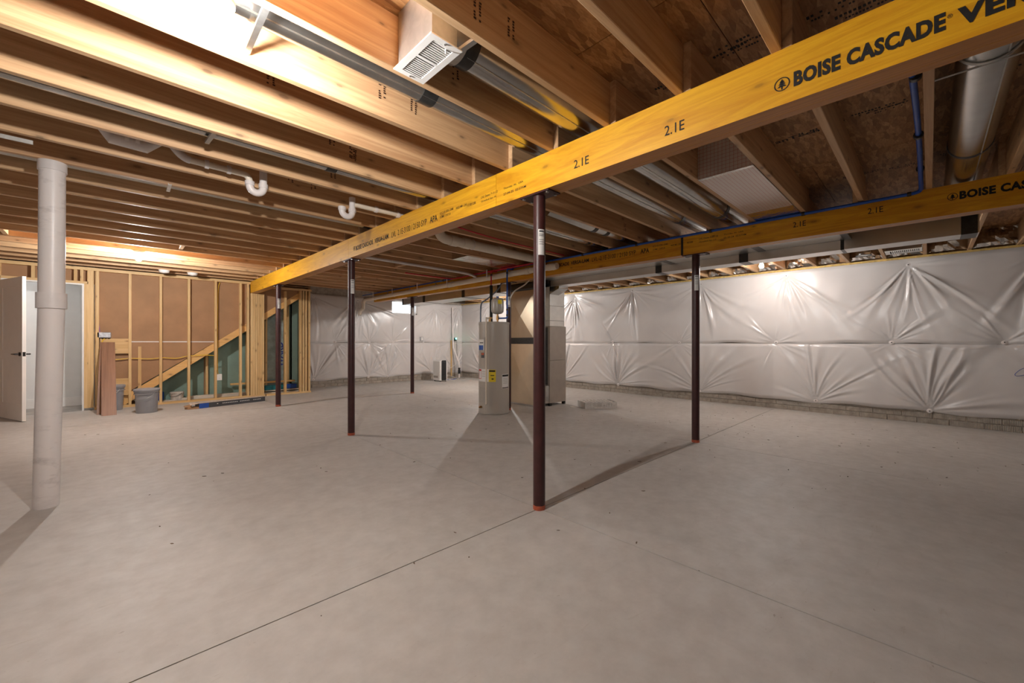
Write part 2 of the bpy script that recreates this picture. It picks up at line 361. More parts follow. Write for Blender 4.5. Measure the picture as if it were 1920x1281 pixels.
# ================================================================== floor
floor = struct('floor')
MB().box((XL - .3, YN - .3, -.12), (XR + .3, YF + .6, -.012)).build('slab_base', 'concrete_block', floor)
xs = [XL, XA, XB, XR + .02]; ys = [YN, -1.2, Y1, Y3, YF + .02]
for i in range(3):
    for j in range(4):
        MB().box((xs[i] + .003, ys[j] + .003, -.02), (xs[i + 1] - .003, ys[j + 1] - .003, 0)).build('slab', 'concrete_floor', floor)
db = MB()
for k in range(230):
    x = random.uniform(-.6, 7.6); y = random.uniform(-.6, 8.6)
    if random.random() < .45: x, y = random.gauss(5.6, 1.0), random.gauss(1.5, 1.4)
    if not (XL < x < 7.9 and y < 9) or (5.4 < x < 6.6 and 3.5 < y < 4.8): continue
    s = random.uniform(.002, .006); a = random.uniform(0, 3.1); l = s*random.uniform(1, 3.5)
    c, d = math.cos(a), math.sin(a)
    db.prism([(x + c*l, y + d*l, 0), (x - d*s, y + c*s, 0), (x - c*l, y - d*l, 0), (x + d*s*.7, y - c*s*.7, 0)], (0, 0, s*.5))
o = db.build('floor_debris', 'debris'); o['kind'] = 'stuff'; tag(o, 'tiny crumbs of dirt scattered over the concrete floor', 'debris')

# ================================================================== ceiling: subfloor panels and joists
ceil = struct('ceiling')
MB().box((XL - .2, YN - .2, ZS + .02), (XR + .3, YF + .4, ZS + .1)).build('subfloor_backing', 'osb', ceil)
pm = MB().box((-.608, -1.218, 0), (.608, 1.218, .019)).build('subfloor_panel', 'osb', ceil); pm.location = (XL + .61, YN + 1.22, ZS)
for i in range(10):
    for j in range(7):
        if i == j == 0: continue
        y = YN + 1.22 + 2.44*j - (1.22 if i % 2 else 0)
        if y - 1.2 > YF + .3: continue
        inst(pm.data, 'subfloor_panel', (XL + .61 + 1.22*i, y, ZS), ceil)
def joist_src(L):
    return MB().bbox((0, 0, 0), (L, .038, ZS - ZJ), .003).build('joist', 'joist_pine', ceil)
spans = [(XL, XA + BT, 0), (XA - BT, XB + BT, -.038), (XB - BT, XR + .1, 0)]
for a, b, dy in spans:
    src = joist_src(b - a)
    for n, y in enumerate(YK):
        if y + dy > YF: continue
        if n == 0: src.location = (a, y + dy, ZJ); continue
        inst(src.data, 'joist', (a, y + dy, ZJ), ceil)
# short solid blocks between joists over the beams and a few in the field
for (x, n) in [(.62, 26), (-.9, 27), (3.3, 24), (3.3, 28)]:
    MB().box((x, YK[n] + .038, ZJ + .01), (x + .038, YK[n + 1], ZS)).build('blocking', 'joist_pine', ceil)
# printed brand marks on the subfloor: rows of short dark strokes too blurred to read
def stamp_row(x, y, n, lx, parent, step=.016):
    mb = MB()
    for k in range(n):
        if random.random() < .2: continue
        mb.box((x, y - k*step, ZS - .0012), (x + lx*random.uniform(.5, 1), y - k*step + step*.62, ZS - .0004))
    mb.build('ink_stamp', 'ink', parent)
for px, py, n in [(1500, 38, 18), (1570, 30, 12), (1340, 105, 14), (1350, 90, 10), (1500, 250, 16), (1600, 215, 18), (1630, 210, 12), (1670, 315, 14), (1570, 335, 20), (1760, 290, 10), (1880, 130, 10), (1230, 165, 9)]:
    p = onZ(px, py, ZS); stamp_row(p.x, p.y, n, .022, ceil); stamp_row(p.x + .035, p.y - .03, n, .014, ceil, .012)
lettering('ink_stamp', 'anTech', onZ(1455, 270, ZS), (0, -1, 0), (-1, 0, 0), .26, .05, (0, 0, -.0008), 'ink', ceil, .02)
def joist_mark(px, py):              # blurred grade stamps on joist sides
    for yk in YK:
        for y in (yk, yk - .038):
            p = onY(px, py, y - .0006)
            ok = (y == yk and p.x < XA) or (y != yk and XA < p.x < XB)
            if ok and y > .3 and ZJ + .03 < p.z < ZS - .02:
                mb = MB()
                for c_ in (0, .028):
                    for k in range(7):
                        if random.random() < .8: mb.box((p.x + c_, p.y - .0006, p.z - .045 + k*.012), (p.x + c_ + random.uniform(.008, .014), p.y, p.z - .037 + k*.012))
                mb.build('grade_stamp', 'knot_dark', ceil); return
for px, py in [(952, 47), (770, 196), (710, 168), (888, 12), (848, 131), (617, 258), (655, 283), (620, 322), (583, 345), (658, 288), (500, 140), (1190, 365), (1170, 425), (540, 330)]: joist_mark(px, py)
# ================================================================== walls
def course(parent, axis, c, a, b, rows=3):
    L = .3035; src = None
    for r in range(rows):
        u = a - (L/2 if r % 2 else 0)
        while u < b:
            lo, hi = max(u, a), min(u + L, b); u += L + .005
            if hi - lo < .03: continue
            full = hi - lo > L - .001
            z0, z1 = r*.079, r*.079 + .071
            if axis == 'x': bx = ((c - .011, lo, z0), (c + .02, hi, z1))
            else: bx = ((lo, c - .011, z0), (hi, c + .02, z1))
            MB().bbox(bx[0], bx[1], .004).build('concrete_block', 'concrete_block', parent)
wr = struct('wall_right'); MB().box((XR, YN, -.05), (XR + .2, YF + .2, ZJ)).build('foundation', 'concrete_block', wr)
course(wr, 'x', XR, YN, YF)
wf = struct('wall_far')
WX0, WX1, WZ0, WZ1 = 5.54, 6.36, 1.915, 2.29
mb = MB()
for b in [((3.1, YF, -.05), (WX0, YF + .2, ZS)), ((WX1, YF, -.05), (XR + .2, YF + .2, ZS)), ((WX0, YF, -.05), (WX1, YF + .2, WZ0)), ((WX0, YF, WZ1), (WX1, YF + .2, ZS))]: mb.box(*b)
mb.build('foundation', 'concrete_block', wf); course(wf, 'y', YF, 3.16, XR)
setst(MB().box((XL - .2, YN, -.05), (XL, YF + .2, ZS)).build('wall_left', 'white_poly'))
setst(MB().box((XL - .2, YN - .2, -.05), (XR + .2, YN, ZS)).build('wall_near', 'white_poly'))
setst(MB().box((-40, -40, -.25), (40, YN - .2, -.12)).build('ground_outside', 'concrete_floor'))
MB().box((XR + .1, YN, ZJ), (XR + .2, YF, ZS)).build('rim_board', 'joist_pine', wr)
MB().box((XR - .02, YN, ZJ - .04), (XR + .08, YF, ZJ)).build('sill_plate', 'plate_pine', wr)
MB().box((XR - .05, YN, ZJ - .028), (XR - .02, YF, ZJ - .002)).build('sill_foam', 'foam_yellow', wr)

def blanket(parent, axis, c, u0, u1, z0, z1, fast, hole=None, top_tuck=False):
    """quilted poly-faced insulation strip: loft between fasteners, radial pleats at each fastener"""
    nu, nz = int((u1 - u0)/.0125), int((z1 - z0)/.0125)
    U, Z = np.meshgrid(np.linspace(u0, u1, nu), np.linspace(z0, z1, nz), indexing='ij')
    h = .062 + .008*np.sin(U*1.9 + Z*1.3) + .005*np.sin(U*4.3 - Z*2.7 + 1) + .0016*np.sin(U*19 + 2*np.sin(Z*3))*np.sin(Z*2.2 + U)
    pin = np.ones_like(U); wr_ = np.zeros_like(U)
    for k, (fu, fz) in enumerate(fast):
        du, dz = U - fu, Z - fz; r = np.sqrt(du*du + dz*dz) + 1e-6; th = np.arctan2(dz, du)
        pin *= 1 - .93*np.exp(-(r/.17)**1.1)
        rg = np.random.default_rng(100 + k + int(fu*10))
        prof = np.zeros_like(U); high, low = fz > 1.8, fz < .5
        for q in range(20 if (high or low) else 16):
            t0 = rg.normal(-1.57 if high else 1.57, .62) if (high or low) else rg.uniform(-math.pi, math.pi)
            wd = rg.uniform(.025, .075); Lr = rg.uniform(.25, 1.0) if (high or low) else rg.uniform(.12, .5); am = rg.uniform(.35, 1.25)
            d = np.angle(np.exp(1j*(th - t0 - rg.uniform(-.3, .3)*r)))
            prof += am*(np.exp(-(d/wd)**2) - .5*np.exp(-((d - 1.9*wd)/wd)**2))*np.exp(-(r/Lr)**2.5)
        wr_ += .024*prof*(r/(r + .16))*np.clip(r/.04, 0, 1)
    h = h*(.30 + .70*pin) + wr_
    e = np.minimum(Z - z0, z1 - Z); h = h*(.45 + .55*np.clip(e/.05, 0, 1)**.6); h = np.clip(h, .012, .13)
    sag = np.zeros_like(U)
    Zc = Z + np.where(Z < (z0 + z1)/2, 1, 0)*np.exp(-(Z - z0)/.12)*(.012*np.sin(U*3.1) + .01*np.sin(U*7.7 + 1))
    if axis == 'x': V = np.stack([c - h, U, Zc], -1)
    else: V = np.stack([U, c - h, Zc], -1)
    idx = np.arange(nu*nz).reshape(nu, nz)
    q = np.stack([idx[:-1, :-1], idx[1:, :-1], idx[1:, 1:], idx[:-1, 1:]], -1)
    if hole:
        uc = (U[:-1, :-1] + U[1:, 1:])/2; zc = (Z[:-1, :-1] + Z[1:, 1:])/2
        q = q[~((uc > hole[0]) & (uc < hole[1]) & (zc > hole[2]) & (zc < hole[3]))]
    else: q = q.reshape(-1, 4)
    if axis == 'y': q = q[:, ::-1]
    me = bpy.data.meshes.new('insulation_blanket'); me.from_pydata(V.reshape(-1, 3).tolist(), [], q[:, ::-1].tolist()); me.materials.append(M['white_poly'])
    me.polygons.foreach_set('use_smooth', [True]*len(me.polygons)); me.update()
    o = bpy.data.objects.new('insulation_blanket', me); COL.objects.link(o); attach(o, parent); return o
def washer(parent, axis, c, u, z):
    d = Vector((-1, 0, 0)) if axis == 'x' else Vector((0, -1, 0)); p = Vector((c, u, z)) if axis == 'x' else Vector((u, c, z))
    a = MB().tube([p, p + d*.026, p + d*.029], [.03, .03, .024], 16).build('fastener', 'pvc_white', parent, True)
    MB().tube([p + d*.029, p + d*.033], .007, 8).build('screw_head', 'hardware_black', a)
SEAM = 1.10
rt_top = [(-3.6, 2.24), (-2.3, 2.23), (-1.0, 2.24), (.207, 2.223), (1.67, 2.232), (3.05, 2.235), (4.5, 2.24), (6.023, 2.238), (7.6, 2.235), (9.2, 2.24)]
rt_mid = [(-3.3, 1.125), (-2.0, 1.122), (-.666, 1.125), (.379, 1.122), (1.815, 1.12), (3.468, 1.118), (4.983, 1.135), (6.5, 1.125), (8.1, 1.125), (9.6, 1.125)]
rt_bot = [(-3.0, .185), (-1.4, .18), (-.006, .178), (1.269, .188), (3.085, .182), (4.845, .18), (6.4, .18), (8.0, .185), (9.4, .185)]
blanket(wr, 'x', XR, YN, YF - .05, SEAM, ZJ - .024, rt_top + rt_mid)
blanket(wr, 'x', XR + .004, YN, YF - .05, .165, SEAM + .004, [(u, z - .01) for u, z in rt_mid] + rt_bot)
for u, z in rt_top + rt_mid + rt_bot: washer(wr, 'x', XR, u, z)
fa_top = [(3.5, 2.22), (4.6, 2.2), (7.0, 2.14), (7.9, 2.26)]
fa_mid = [(4.017, 1.126), (4.921, 1.118), (5.6, 1.12), (6.6, 1.12), (7.6, 1.125)]
fa_bot = [(3.5, .2), (4.9, .18), (5.45, .17), (6.9, .2), (7.7, .2)]
blanket(wf, 'y', YF, 3.14, XR - .04, SEAM, 2.30, fa_top + fa_mid, (WX0, WX1, WZ0, WZ1))
blanket(wf, 'y', YF + .004, 3.14, XR - .04, .165, SEAM + .004, [(u, z - .01) for u, z in fa_mid] + fa_bot)
for u, z in fa_top + fa_mid + fa_bot: washer(wf, 'y', YF, u, z)
# hand-drawn blue loop on the right blanket
pts = [onX(1920 + dx, 701 + dy, XR - .085) for dx, dy in [(6, -12), (-4, -9), (-12, -4), (-17, 1), (-15, 4), (-8, 4), (2, 2), (10, 0)]]
MB().tube(spline(pts, 5), .003, 6).build('pen_mark', 'ink_blue', wr)
# foil-faced batts stuffed into the rim bays above the right wall
def foil_batt(seed):
    rg = np.random.default_rng(seed); n, m = 11, 7; V = []
    for i in range(n):
        for j in range(m):
            a, b = i/(n - 1), j/(m - 1)
            bul = .10*math.sin(math.pi*a)**.5*math.sin(math.pi*min(1, b + .15))**.5
            V.append((-bul + rg.normal(0, .022), a*.369, .004 + b*.228))
    V = np.array(V)
    for _ in range(1):
        g = V.reshape(n, m, 3); g[1:-1, 1:-1, 0] = .5*g[1:-1, 1:-1, 0] + .125*(g[:-2, 1:-1, 0] + g[2:, 1:-1, 0] + g[1:-1, :-2, 0] + g[1:-1, 2:, 0]); V = g.reshape(-1, 3)
    mb = MB(); mb.add(V.tolist(), [(i*m + j, (i + 1)*m + j, (i + 1)*m + j + 1, i*m + j + 1) for i in range(n - 1) for j in range(m - 1)])
    return mb
batts = [foil_batt(s).build('foil_batt', 'foil', wr) for s in (1, 2, 3)]
used = set()
for n, y in enumerate(YK[:-1]):
    k = n % 3; loc = (XR - .12, y + .039, ZJ)
    if k not in used: batts[k].location = loc; used.add(k)
    else: inst(batts[k].data, 'foil_batt', loc, wr)
# ---- window in the far wall
win = struct('window_1', (WX0, YF, WZ0))
mb = MB(); t = .035; y0, y1 = YF - .05, YF + .12
for b in [((WX0, y0, WZ0), (WX0 + t, y1, WZ1)), ((WX1 - t, y0, WZ0), (WX1, y1, WZ1)), ((WX0, y0, WZ0), (WX1, y1, WZ0 + t)), ((WX0, y0, WZ1 - t), (WX1, y1, WZ1))]: mb.box(*b)
mb.build('window_frame', 'trim_white', win)
mb = MB().box((WX0 + t, YF + .05, WZ1 - .1), (WX1 - t, YF + .08, WZ1 - .085)).box((WX0 + t, YF + .05, WZ0 + .06), (WX1 - t, YF + .08, WZ0 + .075)); mb.build('sash_rail', 'trim_white', win)
MB().box((WX0 + t, YF + .085, WZ0 + t), (WX1 - t, YF + .09, WZ1 - t)).build('pane', 'window_glass', win)

# ================================================================== framed stud wall with stair stringer
fwall = struct('wall_framed')
SD = .089
def stud(x, z0=.038, z1=2.25, y=YW, wdt=.038, mat='stud_pine', d=SD):
    return MB().bbox((x, y, z0), (x + wdt, y + d, z1), .002).build('stud', mat, fwall)
px2x = lambda x: onY(x, 640, YW).x
TP = 2.285
for px in [179.5, 241, 299, 352, 402.5, 449.5, 463.5]: stud(px2x(px), z1=TP)
x = px2x(470)
for k in range(5): stud(x + k*.0405, z1=ZB)     # post pack under the beam end
stud(px2x(491.5), z1=ZB)
stud(px2x(534), z1=2.2)
for px in [562.5, 567.5, 572.5, 578.5]: stud(px2x(px), z1=2.24, d=.09)
stud(px2x(549), z1=2.1, y=YW + .4); stud(px2x(556), z1=2.1, y=YW + .45)
for px in [157.5, 163.5, 169.5]: stud(px2x(px), z1=2.06 if px < 160 else TP)
stud(px2x(176) + .01, z1=TP, y=YW + .03)
XD0, XD1 = -1.19, px2x(157.5)
stud(XD0 - .04, z1=TP)
for px in [58, 76, 138, 150]: stud(px2x(px), z0=2.10, z1=TP)
stud(-1.7, z1=TP); stud(-2.3, z1=TP)
MB().box((XD0 - .04, YW, 2.062), (XD1 + .045, YW + SD, 2.1)).build('header', 'plate_pine', fwall)
MB().box((XL, YW, TP), (2.02, YW + SD, TP + .036)).build('top_plate', 'plate_pine', fwall)
MB().box((XL, YW + .012, TP + .037), (2.0, YW + SD, TP + .051)).build('top_plate', 'plate_pine', fwall)
MB().box((2.12, YW, 2.243), (3.15, YW + SD, 2.28)).build('top_plate', 'plate_pine', fwall)
MB().box((px2x(177), YW, 0), (2.25, YW + SD, .038)).build('bottom_plate', 'plate_pine', fwall)
MB().box((2.27, YW, 0), (3.14, YW + SD, .038)).build('bottom_plate', 'plate_pine', fwall)
MB().box((XL, YW, 0), (XD0 - .04, YW + SD, .038)).build('bottom_plate', 'plate_pine', fwall)
# blocking boards between first two studs, loose stud end
for (ya, yb) in [(635, 663), (712, 741)]:
    a = onY(185, ya, YW); b = onY(241, yb, YW); MB().box((px2x(186) + .01, YW + .03, b.z), (px2x(241), YW + .068, a.z)).build('blocking', 'plate_pine', fwall)
a = onY(259, 650, YW + .05); b = onY(265, 735, YW + .05); MB().box((a.x, YW + .045, .25), (b.x, YW + .083, a.z)).build('stud', 'stud_pine', fwall)
# stair stringer (upper edge line through measured points) and sheets behind the studs
YB = YW + SD
pa, pb = onY(305, 700, YB), onY(462, 607.5, YB); slope = (pb.z - pa.z)/(pb.x - pa.x)
ze = lambda x: pa.z + (x - pa.x)*slope
xs0 = pa.x - (pa.z - .02)/slope; xs1 = 3.05
dz = .13
MB().prism([(xs0, YB, ze(xs0)), (xs1, YB, min(2.3, ze(xs1))), (xs1, YB, min(2.3, ze(xs1)) - dz), (xs0 + (dz)/slope*.0 + .2, YB, .002)], (0, .04, 0)).build('stair_stringer', 'stringer_pine', fwall)
xk0 = px2x(176) + .03
mb = MB().prism([(xk0, YB + .001, .05), (xs0, YB + .001, .05), (xs1, YB + .001, min(2.3, ze(xs1)) - .02), (xs1, YB + .001, 2.32), (xk0, YB + .001, 2.32)], (0, .013, 0)); mb.build('drywall_sheet', 'kraft', fwall)
MB().box((XL, YB + .001, 2.07), (xk0, YB + .014, 2.32)).build('drywall_sheet', 'kraft', fwall)
MB().box((XL, YB + .001, 0), (XD0 - .03, YB + .014, 2.07)).build('drywall_sheet', 'kraft', fwall)
wl = onY(300, 641, YB)
MB().box((px2x(247), YB - .002, wl.z - .008), (onY(402, 641, YB).x, YB + .0005, wl.z + .008)).build('sheet_joint', 'paper_white', fwall)
# space under the stairs
us = struct('wall_understair'); YG = 10.06
for (xa, xb) in [(.3, 1.28), (1.36, 1.98), (2.02, 2.3), (2.72, 3.1)]:
    MB().box((xa, YG - .02, .02), (xb, YG, 2.3)).build('drywall_sheet', 'green_board', us)
MB().box((xk0 - .01, YG, 0), (3.12, YG + .05, ZS)).build('backing', 'kraft', us)
for xa in (1.30, 1.985, 2.33, 2.55): MB().box((xa, YG - .11, .02), (xa + .038, YG - .02, 2.3)).build('stud', 'stud_pine', us)
MB().box((2.36, YG - .03, .02), (2.70, YG, 2.3)).build('foam_sheet', 'foam_facing', us)
lettering('print', 'WARD', onY(531, 688, YG - .03) + Vector((0, 0, 0)), (0, 0, 1), (-1, 0, 0), .55, .13, (0, -.002, 0), 'ink_blue', us, .03)
MB().box((xk0 - .02, YB, 0), (xk0, YF, ZS)).build('hall_partition', 'kraft', us)
MB().box((3.1, YB - .02, 0), (3.14, YF, ZS)).build('end_partition', 'kraft', us)
MB().box((-.2, YW + .02, 2.322), (3.13, YF, 2.336)).build('soffit_sheet', 'kraft', us)
# hall beyond the door
hall = struct('wall_hall')
MB().box((XL, 10.45, 0), (xk0 - .02, 10.5, ZS)).build('hall_wall', 'wall_white', hall)
MB().box((xk0 - .05, YB + .014, 0), (xk0 - .02, 10.45, 2.33)).build('hall_side', 'wall_white', hall)
MB().box((XL, YB + .0145, 2.33), (xk0 - .02, 10.5, 2.345)).build('hall_ceiling', 'wall_white', hall)
MB().box((XL, YB + .0145, 2.062), (xk0 - .05, YB + .03, 2.33)).build('hall_lining', 'wall_white', hall)
MB().box((XL, YW + .02, 0), (xk0 - .05, 10.45, .004)).build('vinyl_floor', 'vinyl_floor', hall)
bb = MB().box((XL, 10.433, .004), (xk0 - .05, 10.45, .13)).box((XL, 10.438, .13), (xk0 - .05, 10.45, .155)).build('baseboard_hall', 'trim_white'); setst(bb)
hl = thing('ceiling_lamp_offscreen', (-1.9, 10.05, 2.33), 'round white ceiling lamp in the hall beyond the open door', 'lamp')
MB().lathe([(.11, 0), (.11, -.02), (.09, -.05), (.03, -.06)], (-1.9, 10.05, 2.33), 20).build('lamp_shade', 'porcelain', hl, True)
emit('hall_glow', (.9, .95, 1, 1), 22); hl.children[0].data.materials[0] = M['hall_glow']
# door casing and door
trim = struct('trim_1')
XDR = px2x(157.5)
MB().box((XDR - .022, YW - .002, 0), (XDR, YB + .02, 2.04)).build('door_jamb', 'trim_white', trim)
MB().box((XD0, YW - .002, 0), (XD0 + .022, YB + .02, 2.04)).build('door_jamb', 'trim_white', trim)
MB().box((XD0, YW - .002, 2.04), (XDR, YB + .02, 2.062)).build('door_head', 'trim_white', trim)
door = struct('door_1', (XD0 + .025, YW - .01, 0))
hp = Vector((XD0 + .026, YW - .012, 0)); ep = Vector((-.872, 8.815, 0)); dd = (ep - hp).normalized(); nn = Vector((dd.y, -dd.x, 0)); Ld = (ep - hp).length
if nn.x > 0: nn = -nn
def dbox(a0, a1, n0, n1, z0, z1): 
    q = [hp + dd*a + nn*n for a, n in ((a0, n0), (a1, n0), (a1, n1), (a0, n1))]
    return [(p.x, p.y, z0) for p in q], (0, 0, z1 - z0)
MB().prism(*dbox(0, Ld, .004, .031, .012, 2.03)).build('leaf', 'paint_white', door)
for (a0, a1, z0, z1) in [(0, .11, .012, 2.03), (Ld - .11, Ld, .012, 2.03), (.11, Ld - .11, .012, .24), (.11, Ld - .11, .86, 1.0), (.11, Ld - .11, 1.9, 2.03)]:
    for s0, s1 in ((-.001, .004), (.031, .036)): MB().prism(*dbox(a0, a1, s0, s1, z0, z1)).build('stile_rail', 'paint_white', door)
for z in (.22, 1.02, 1.8): MB().prism(*dbox(-.012, .01, -.01, .005, z, z + .1)).build('hinge', 'hardware_black', door)
for sgn, n0 in ((1, -.001), (-1, .036)):
    q = hp + dd*(Ld - .065) + nn*n0 + Vector((0, 0, .945)); o_ = -nn*sgn
    h_ = MB().tube([q, q + o_*.012], .027, 16).build('rose', 'hardware_black', door, True)
    MB().tube([q, q + o_*.05], .011, 10).tube([q + o_*.05 - dd*-.01, q + o_*.052 - dd*.11], [.011, .007], 10).build('lever', 'hardware_black', h_, True)
MB().prism(*dbox(Ld - .001, Ld + .002, .004, .031, .915, .975)).build('latch_plate', 'hardware_black', door)

# ================================================================== beams
def beam(xc, label, joints, face='lvl_face'):
    t = thing('support_beam', (xc, 3, ZB), label, 'beam')
    L = [YN] + joints + [YW + .02]
    for k in range(3):
        x0 = xc - BT + k*.0447; j = L if k == 0 else [YN, YW + .02]
        for a, b in zip(j[:-1], j[1:]):
            MB().box((x0 + .0008, a + .0015, ZB + (0 if k == 0 else .001)), (x0 + .0439, b - .0015, ZJ - (0 if k == 0 else .002))).build('laminated_ply', face, t); pl_ = t.children[-1] if False else bpy.context.scene.collection.objects[-1]; pl_.data.materials.append(M['lvl_edge']); [setattr(f_, 'material_index', 1) for f_ in pl_.data.polygons if abs(f_.normal.z) > .5]
    return t
bA = beam(XA, 'bright yellow laminated beam resting on the columns by the ceiling register', [onX(930, 360, XA - BT).y, onX(653, 470, XA - BT).y])
bB = beam(XB, 'orange laminated beam with a blue water pipe along its top edge', [onX(1279, 440, XB - BT).y, onX(858, 540, XB - BT).y])
def print_on(b, xc, s, p0, p1, h, bold=0, mat='ink', slant=0):
    f = xc - BT - .0008; a = onX(p0[0], p0[1], f); c = onX(p1[0], p1[1], f)
    d = c - a; return lettering('lettering', s, a, (0, -1, d.z/abs(d.y)*.0), (0, 0, 1), abs(d.y), h, (0, 0, 0), mat, b, bold, slant)
def tree_logo(b, xc, px, r):
    f = xc - BT - .0008; c = onX(px[0], px[1], f); mb = MB(); n = 24
    ring = [(c + Vector((0, math.cos(2*math.pi*k/n), math.sin(2*math.pi*k/n)))*rr) for rr in (r, r*.86) for k in range(n)]
    mb.add(ring, [(k, (k + 1) % n, n + (k + 1) % n, n + k) for k in range(n)])
    for z0, wd in ((.25, .34), (-.05, .48), (-.4, .6)):
        mb.add([c + Vector((0, -wd*r, z0*r)), c + Vector((0, wd*r, z0*r)), c + Vector((0, 0, (z0 + .5)*r))], [(0, 1, 2)])
    mb.add([c + Vector((0, -.09*r, -.8*r)), c + Vector((0, .09*r, -.8*r)), c + Vector((0, .09*r, -.3*r)), c + Vector((0, -.09*r, -.3*r))], [(0, 1, 2, 3)])
    mb.build('tree_emblem', 'ink', b)
B_ = .05
print_on(bA, XA, 'BOISE CASCADE', (1488, 163), (1773, 60), .062, B_)
print_on(bA, XA, '®', (1776, 36), (1786, 31), .014)
q = onX(1795, 42, XA - BT - .0008); lettering('lettering', 'VERSA-LAM', (q.x, q.y, onX(1773, 60, XA - BT).z), (0, -1, 0), (0, 0, 1), .44, .062, (0, 0, 0), 'ink', bA, B_)
tree_logo(bA, XA, (1466, 158), .028)
print_on(bA, XA, '2.1E', (1246, 256), (1283, 243), .05, .004)
print_on(bA, XA, '2.1E', (1076, 317), (1104, 309), .05, .004)
print_on(bA, XA, 'Thorsby, AL  USA', (944, 357), (981, 348), .017, .004); print_on(bA, XA, '27-04-25  02:57AM', (944, 367), (986, 357), .016, .004)
print_on(bA, XA, 'LVL Dates 7-11-12', (902, 373), (933, 364), .018, .004); print_on(bA, XA, 'Graded by: A', (902, 381), (930, 373), .017, .004)
print_on(bA, XA, 'BY1288', (882, 386), (892, 383), .02, .004); print_on(bA, XA, 'HUD MR-1241', (855, 393), (875, 388), .02, .004)
print_on(bA, XA, 'ICC-ES ESR-1040', (825, 403), (850, 396), .02, .004); print_on(bA, XA, 'CCMC 12472-R', (825, 410), (845, 405), .018, .004)
print_on(bA, XA, 'APA', (806, 419), (820, 415), .055, .02)
print_on(bA, XA, 'LVL  2.1E-3100 / 2150 SYP', (734, 446), (800, 424), .055, .002)
print_on(bA, XA, 'BOISE CASCADE  VERSA-LAM', (667, 470), (728, 449), .05, .03); tree_logo(bA, XA, (664, 466), .026)
print_on(bB, XB, 'BOISE CASCADE', (1799, 374), (2010, 338), .062, B_); tree_logo(bB, XB, (1786, 369), .028)
print_on(bB, XB, '2.1E', (1627, 402), (1656, 396), .05, .004); print_on(bB, XB, '2.1E', (1487, 427), (1511, 422), .05, .004)
print_on(bB, XB, 'Thorsby, AL  USA', (1357, 442), (1394, 436), .018, .004); print_on(bB, XB, '05-20-24  02:57AM', (1357, 448), (1399, 441), .017, .004)
print_on(bB, XB, 'LVL Dates 3-07-18', (1311, 450), (1346, 444), .019, .004); print_on(bB, XB, 'Graded by: J.S', (1311, 456), (1343, 450), .018, .004)
print_on(bB, XB, '90288', (1288, 457), (1299, 455), .018, .004)
print_on(bB, XB, 'HUD MR-1241', (1258, 462), (1276, 459), .018, .004); print_on(bB, XB, 'ICC-ES ESR-1040', (1224, 464), (1252, 459), .02, .004); print_on(bB, XB, 'CCMC 12472-R', (1224, 470), (1247, 467), .018, .004)
print_on(bB, XB, 'APA', (1201, 476), (1217, 473), .055, .02); print_on(bB, XB, 'LVL  2.1E-3100 / 2150 SYP', (1110, 491), (1192, 476), .055, .002)
print_on(bB, XB, 'CASCADE  VERSA-LAM', (1040, 502), (1104, 492), .05, .03)
# metal strap on the joint of beam B
j = onX(1279, 440, XB - BT).y; MB().box((XB - BT - .003, j - .012, ZB), (XB - BT, j + .012, ZJ - .01)).build('joint_strap', 'tape_black', bB)

# ================================================================== columns
def column(x, y, label, flag=None):
    t = thing('steel_column', (x, y, 0), label, 'column', 'maroon steel support columns')
    r = .0405
    MB().tube([(x, y, .028), (x, y, ZB - .008)], r, 28).build('shaft', 'column_maroon', t, True)
    MB().tube([(x, y, 0), (x, y, .03)], r + .0006, 28).build('base_band', 'primer_orange', t, True)
    pl = MB().box((x - .06, y - .13, ZB - .009), (x + .06, y + .13, ZB)).build('top_plate', 'column_maroon', t)
    for sx in (-.04, .04):
        for sy in (-.105, .105): MB().tube([(x + sx, y + sy, ZB - .017), (x + sx, y + sy, ZB - .008)], .011, 6).build('bolt', 'zinc_bar', pl)
    # wrapped paper sticker on the camera side
    ang = math.atan2(-y, -x) + (.35 if x < 3 else .2); n = 10; vs = []
    for k in range(n + 1):
        a = ang - .55 + 1.1*k/n; vs += [(x + (r + .001)*math.cos(a), y + (r + .001)*math.sin(a), z) for z in (1.70, 1.87)]
    st = MB(); st.add(vs, [(2*k, 2*k + 2, 2*k + 3, 2*k + 1) for k in range(n)]); s_ = st.build('sticker', 'paper_white', t, True)
    for z, hh in ((1.852, .01), (1.835, .004), (1.825, .004), (1.80, .003), (1.785, .003), (1.77, .003)):
        vs = []
        for k in range(7):
            a = ang - .4 + .8*k/6; vs += [(x + (r + .0018)*math.cos(a), y + (r + .0018)*math.sin(a), zz) for zz in (z, z + hh)]
        m_ = MB(); m_.add(vs, [(2*k, 2*k + 2, 2*k + 3, 2*k + 1) for k in range(6)]); m_.build('print_line', 'carton_dark', s_)
    return t
cols = [column(XA, Y1, 'maroon column under the yellow beam, its foot on the floor saw-cut crossing'),
        column(XA, Y2, 'middle maroon column under the yellow beam, between the beam joint and the print'),
        column(XA, Y3, 'maroon column under the yellow beam beside the stud wall and long carton'),
        column(XB, Y1, 'maroon column under the orange beam in front of the white quilted side wall'),
        column(XB, Y2, 'maroon column standing directly behind the water heater'),
        column(XB, Y3, 'maroon column in front of the small basement window')]

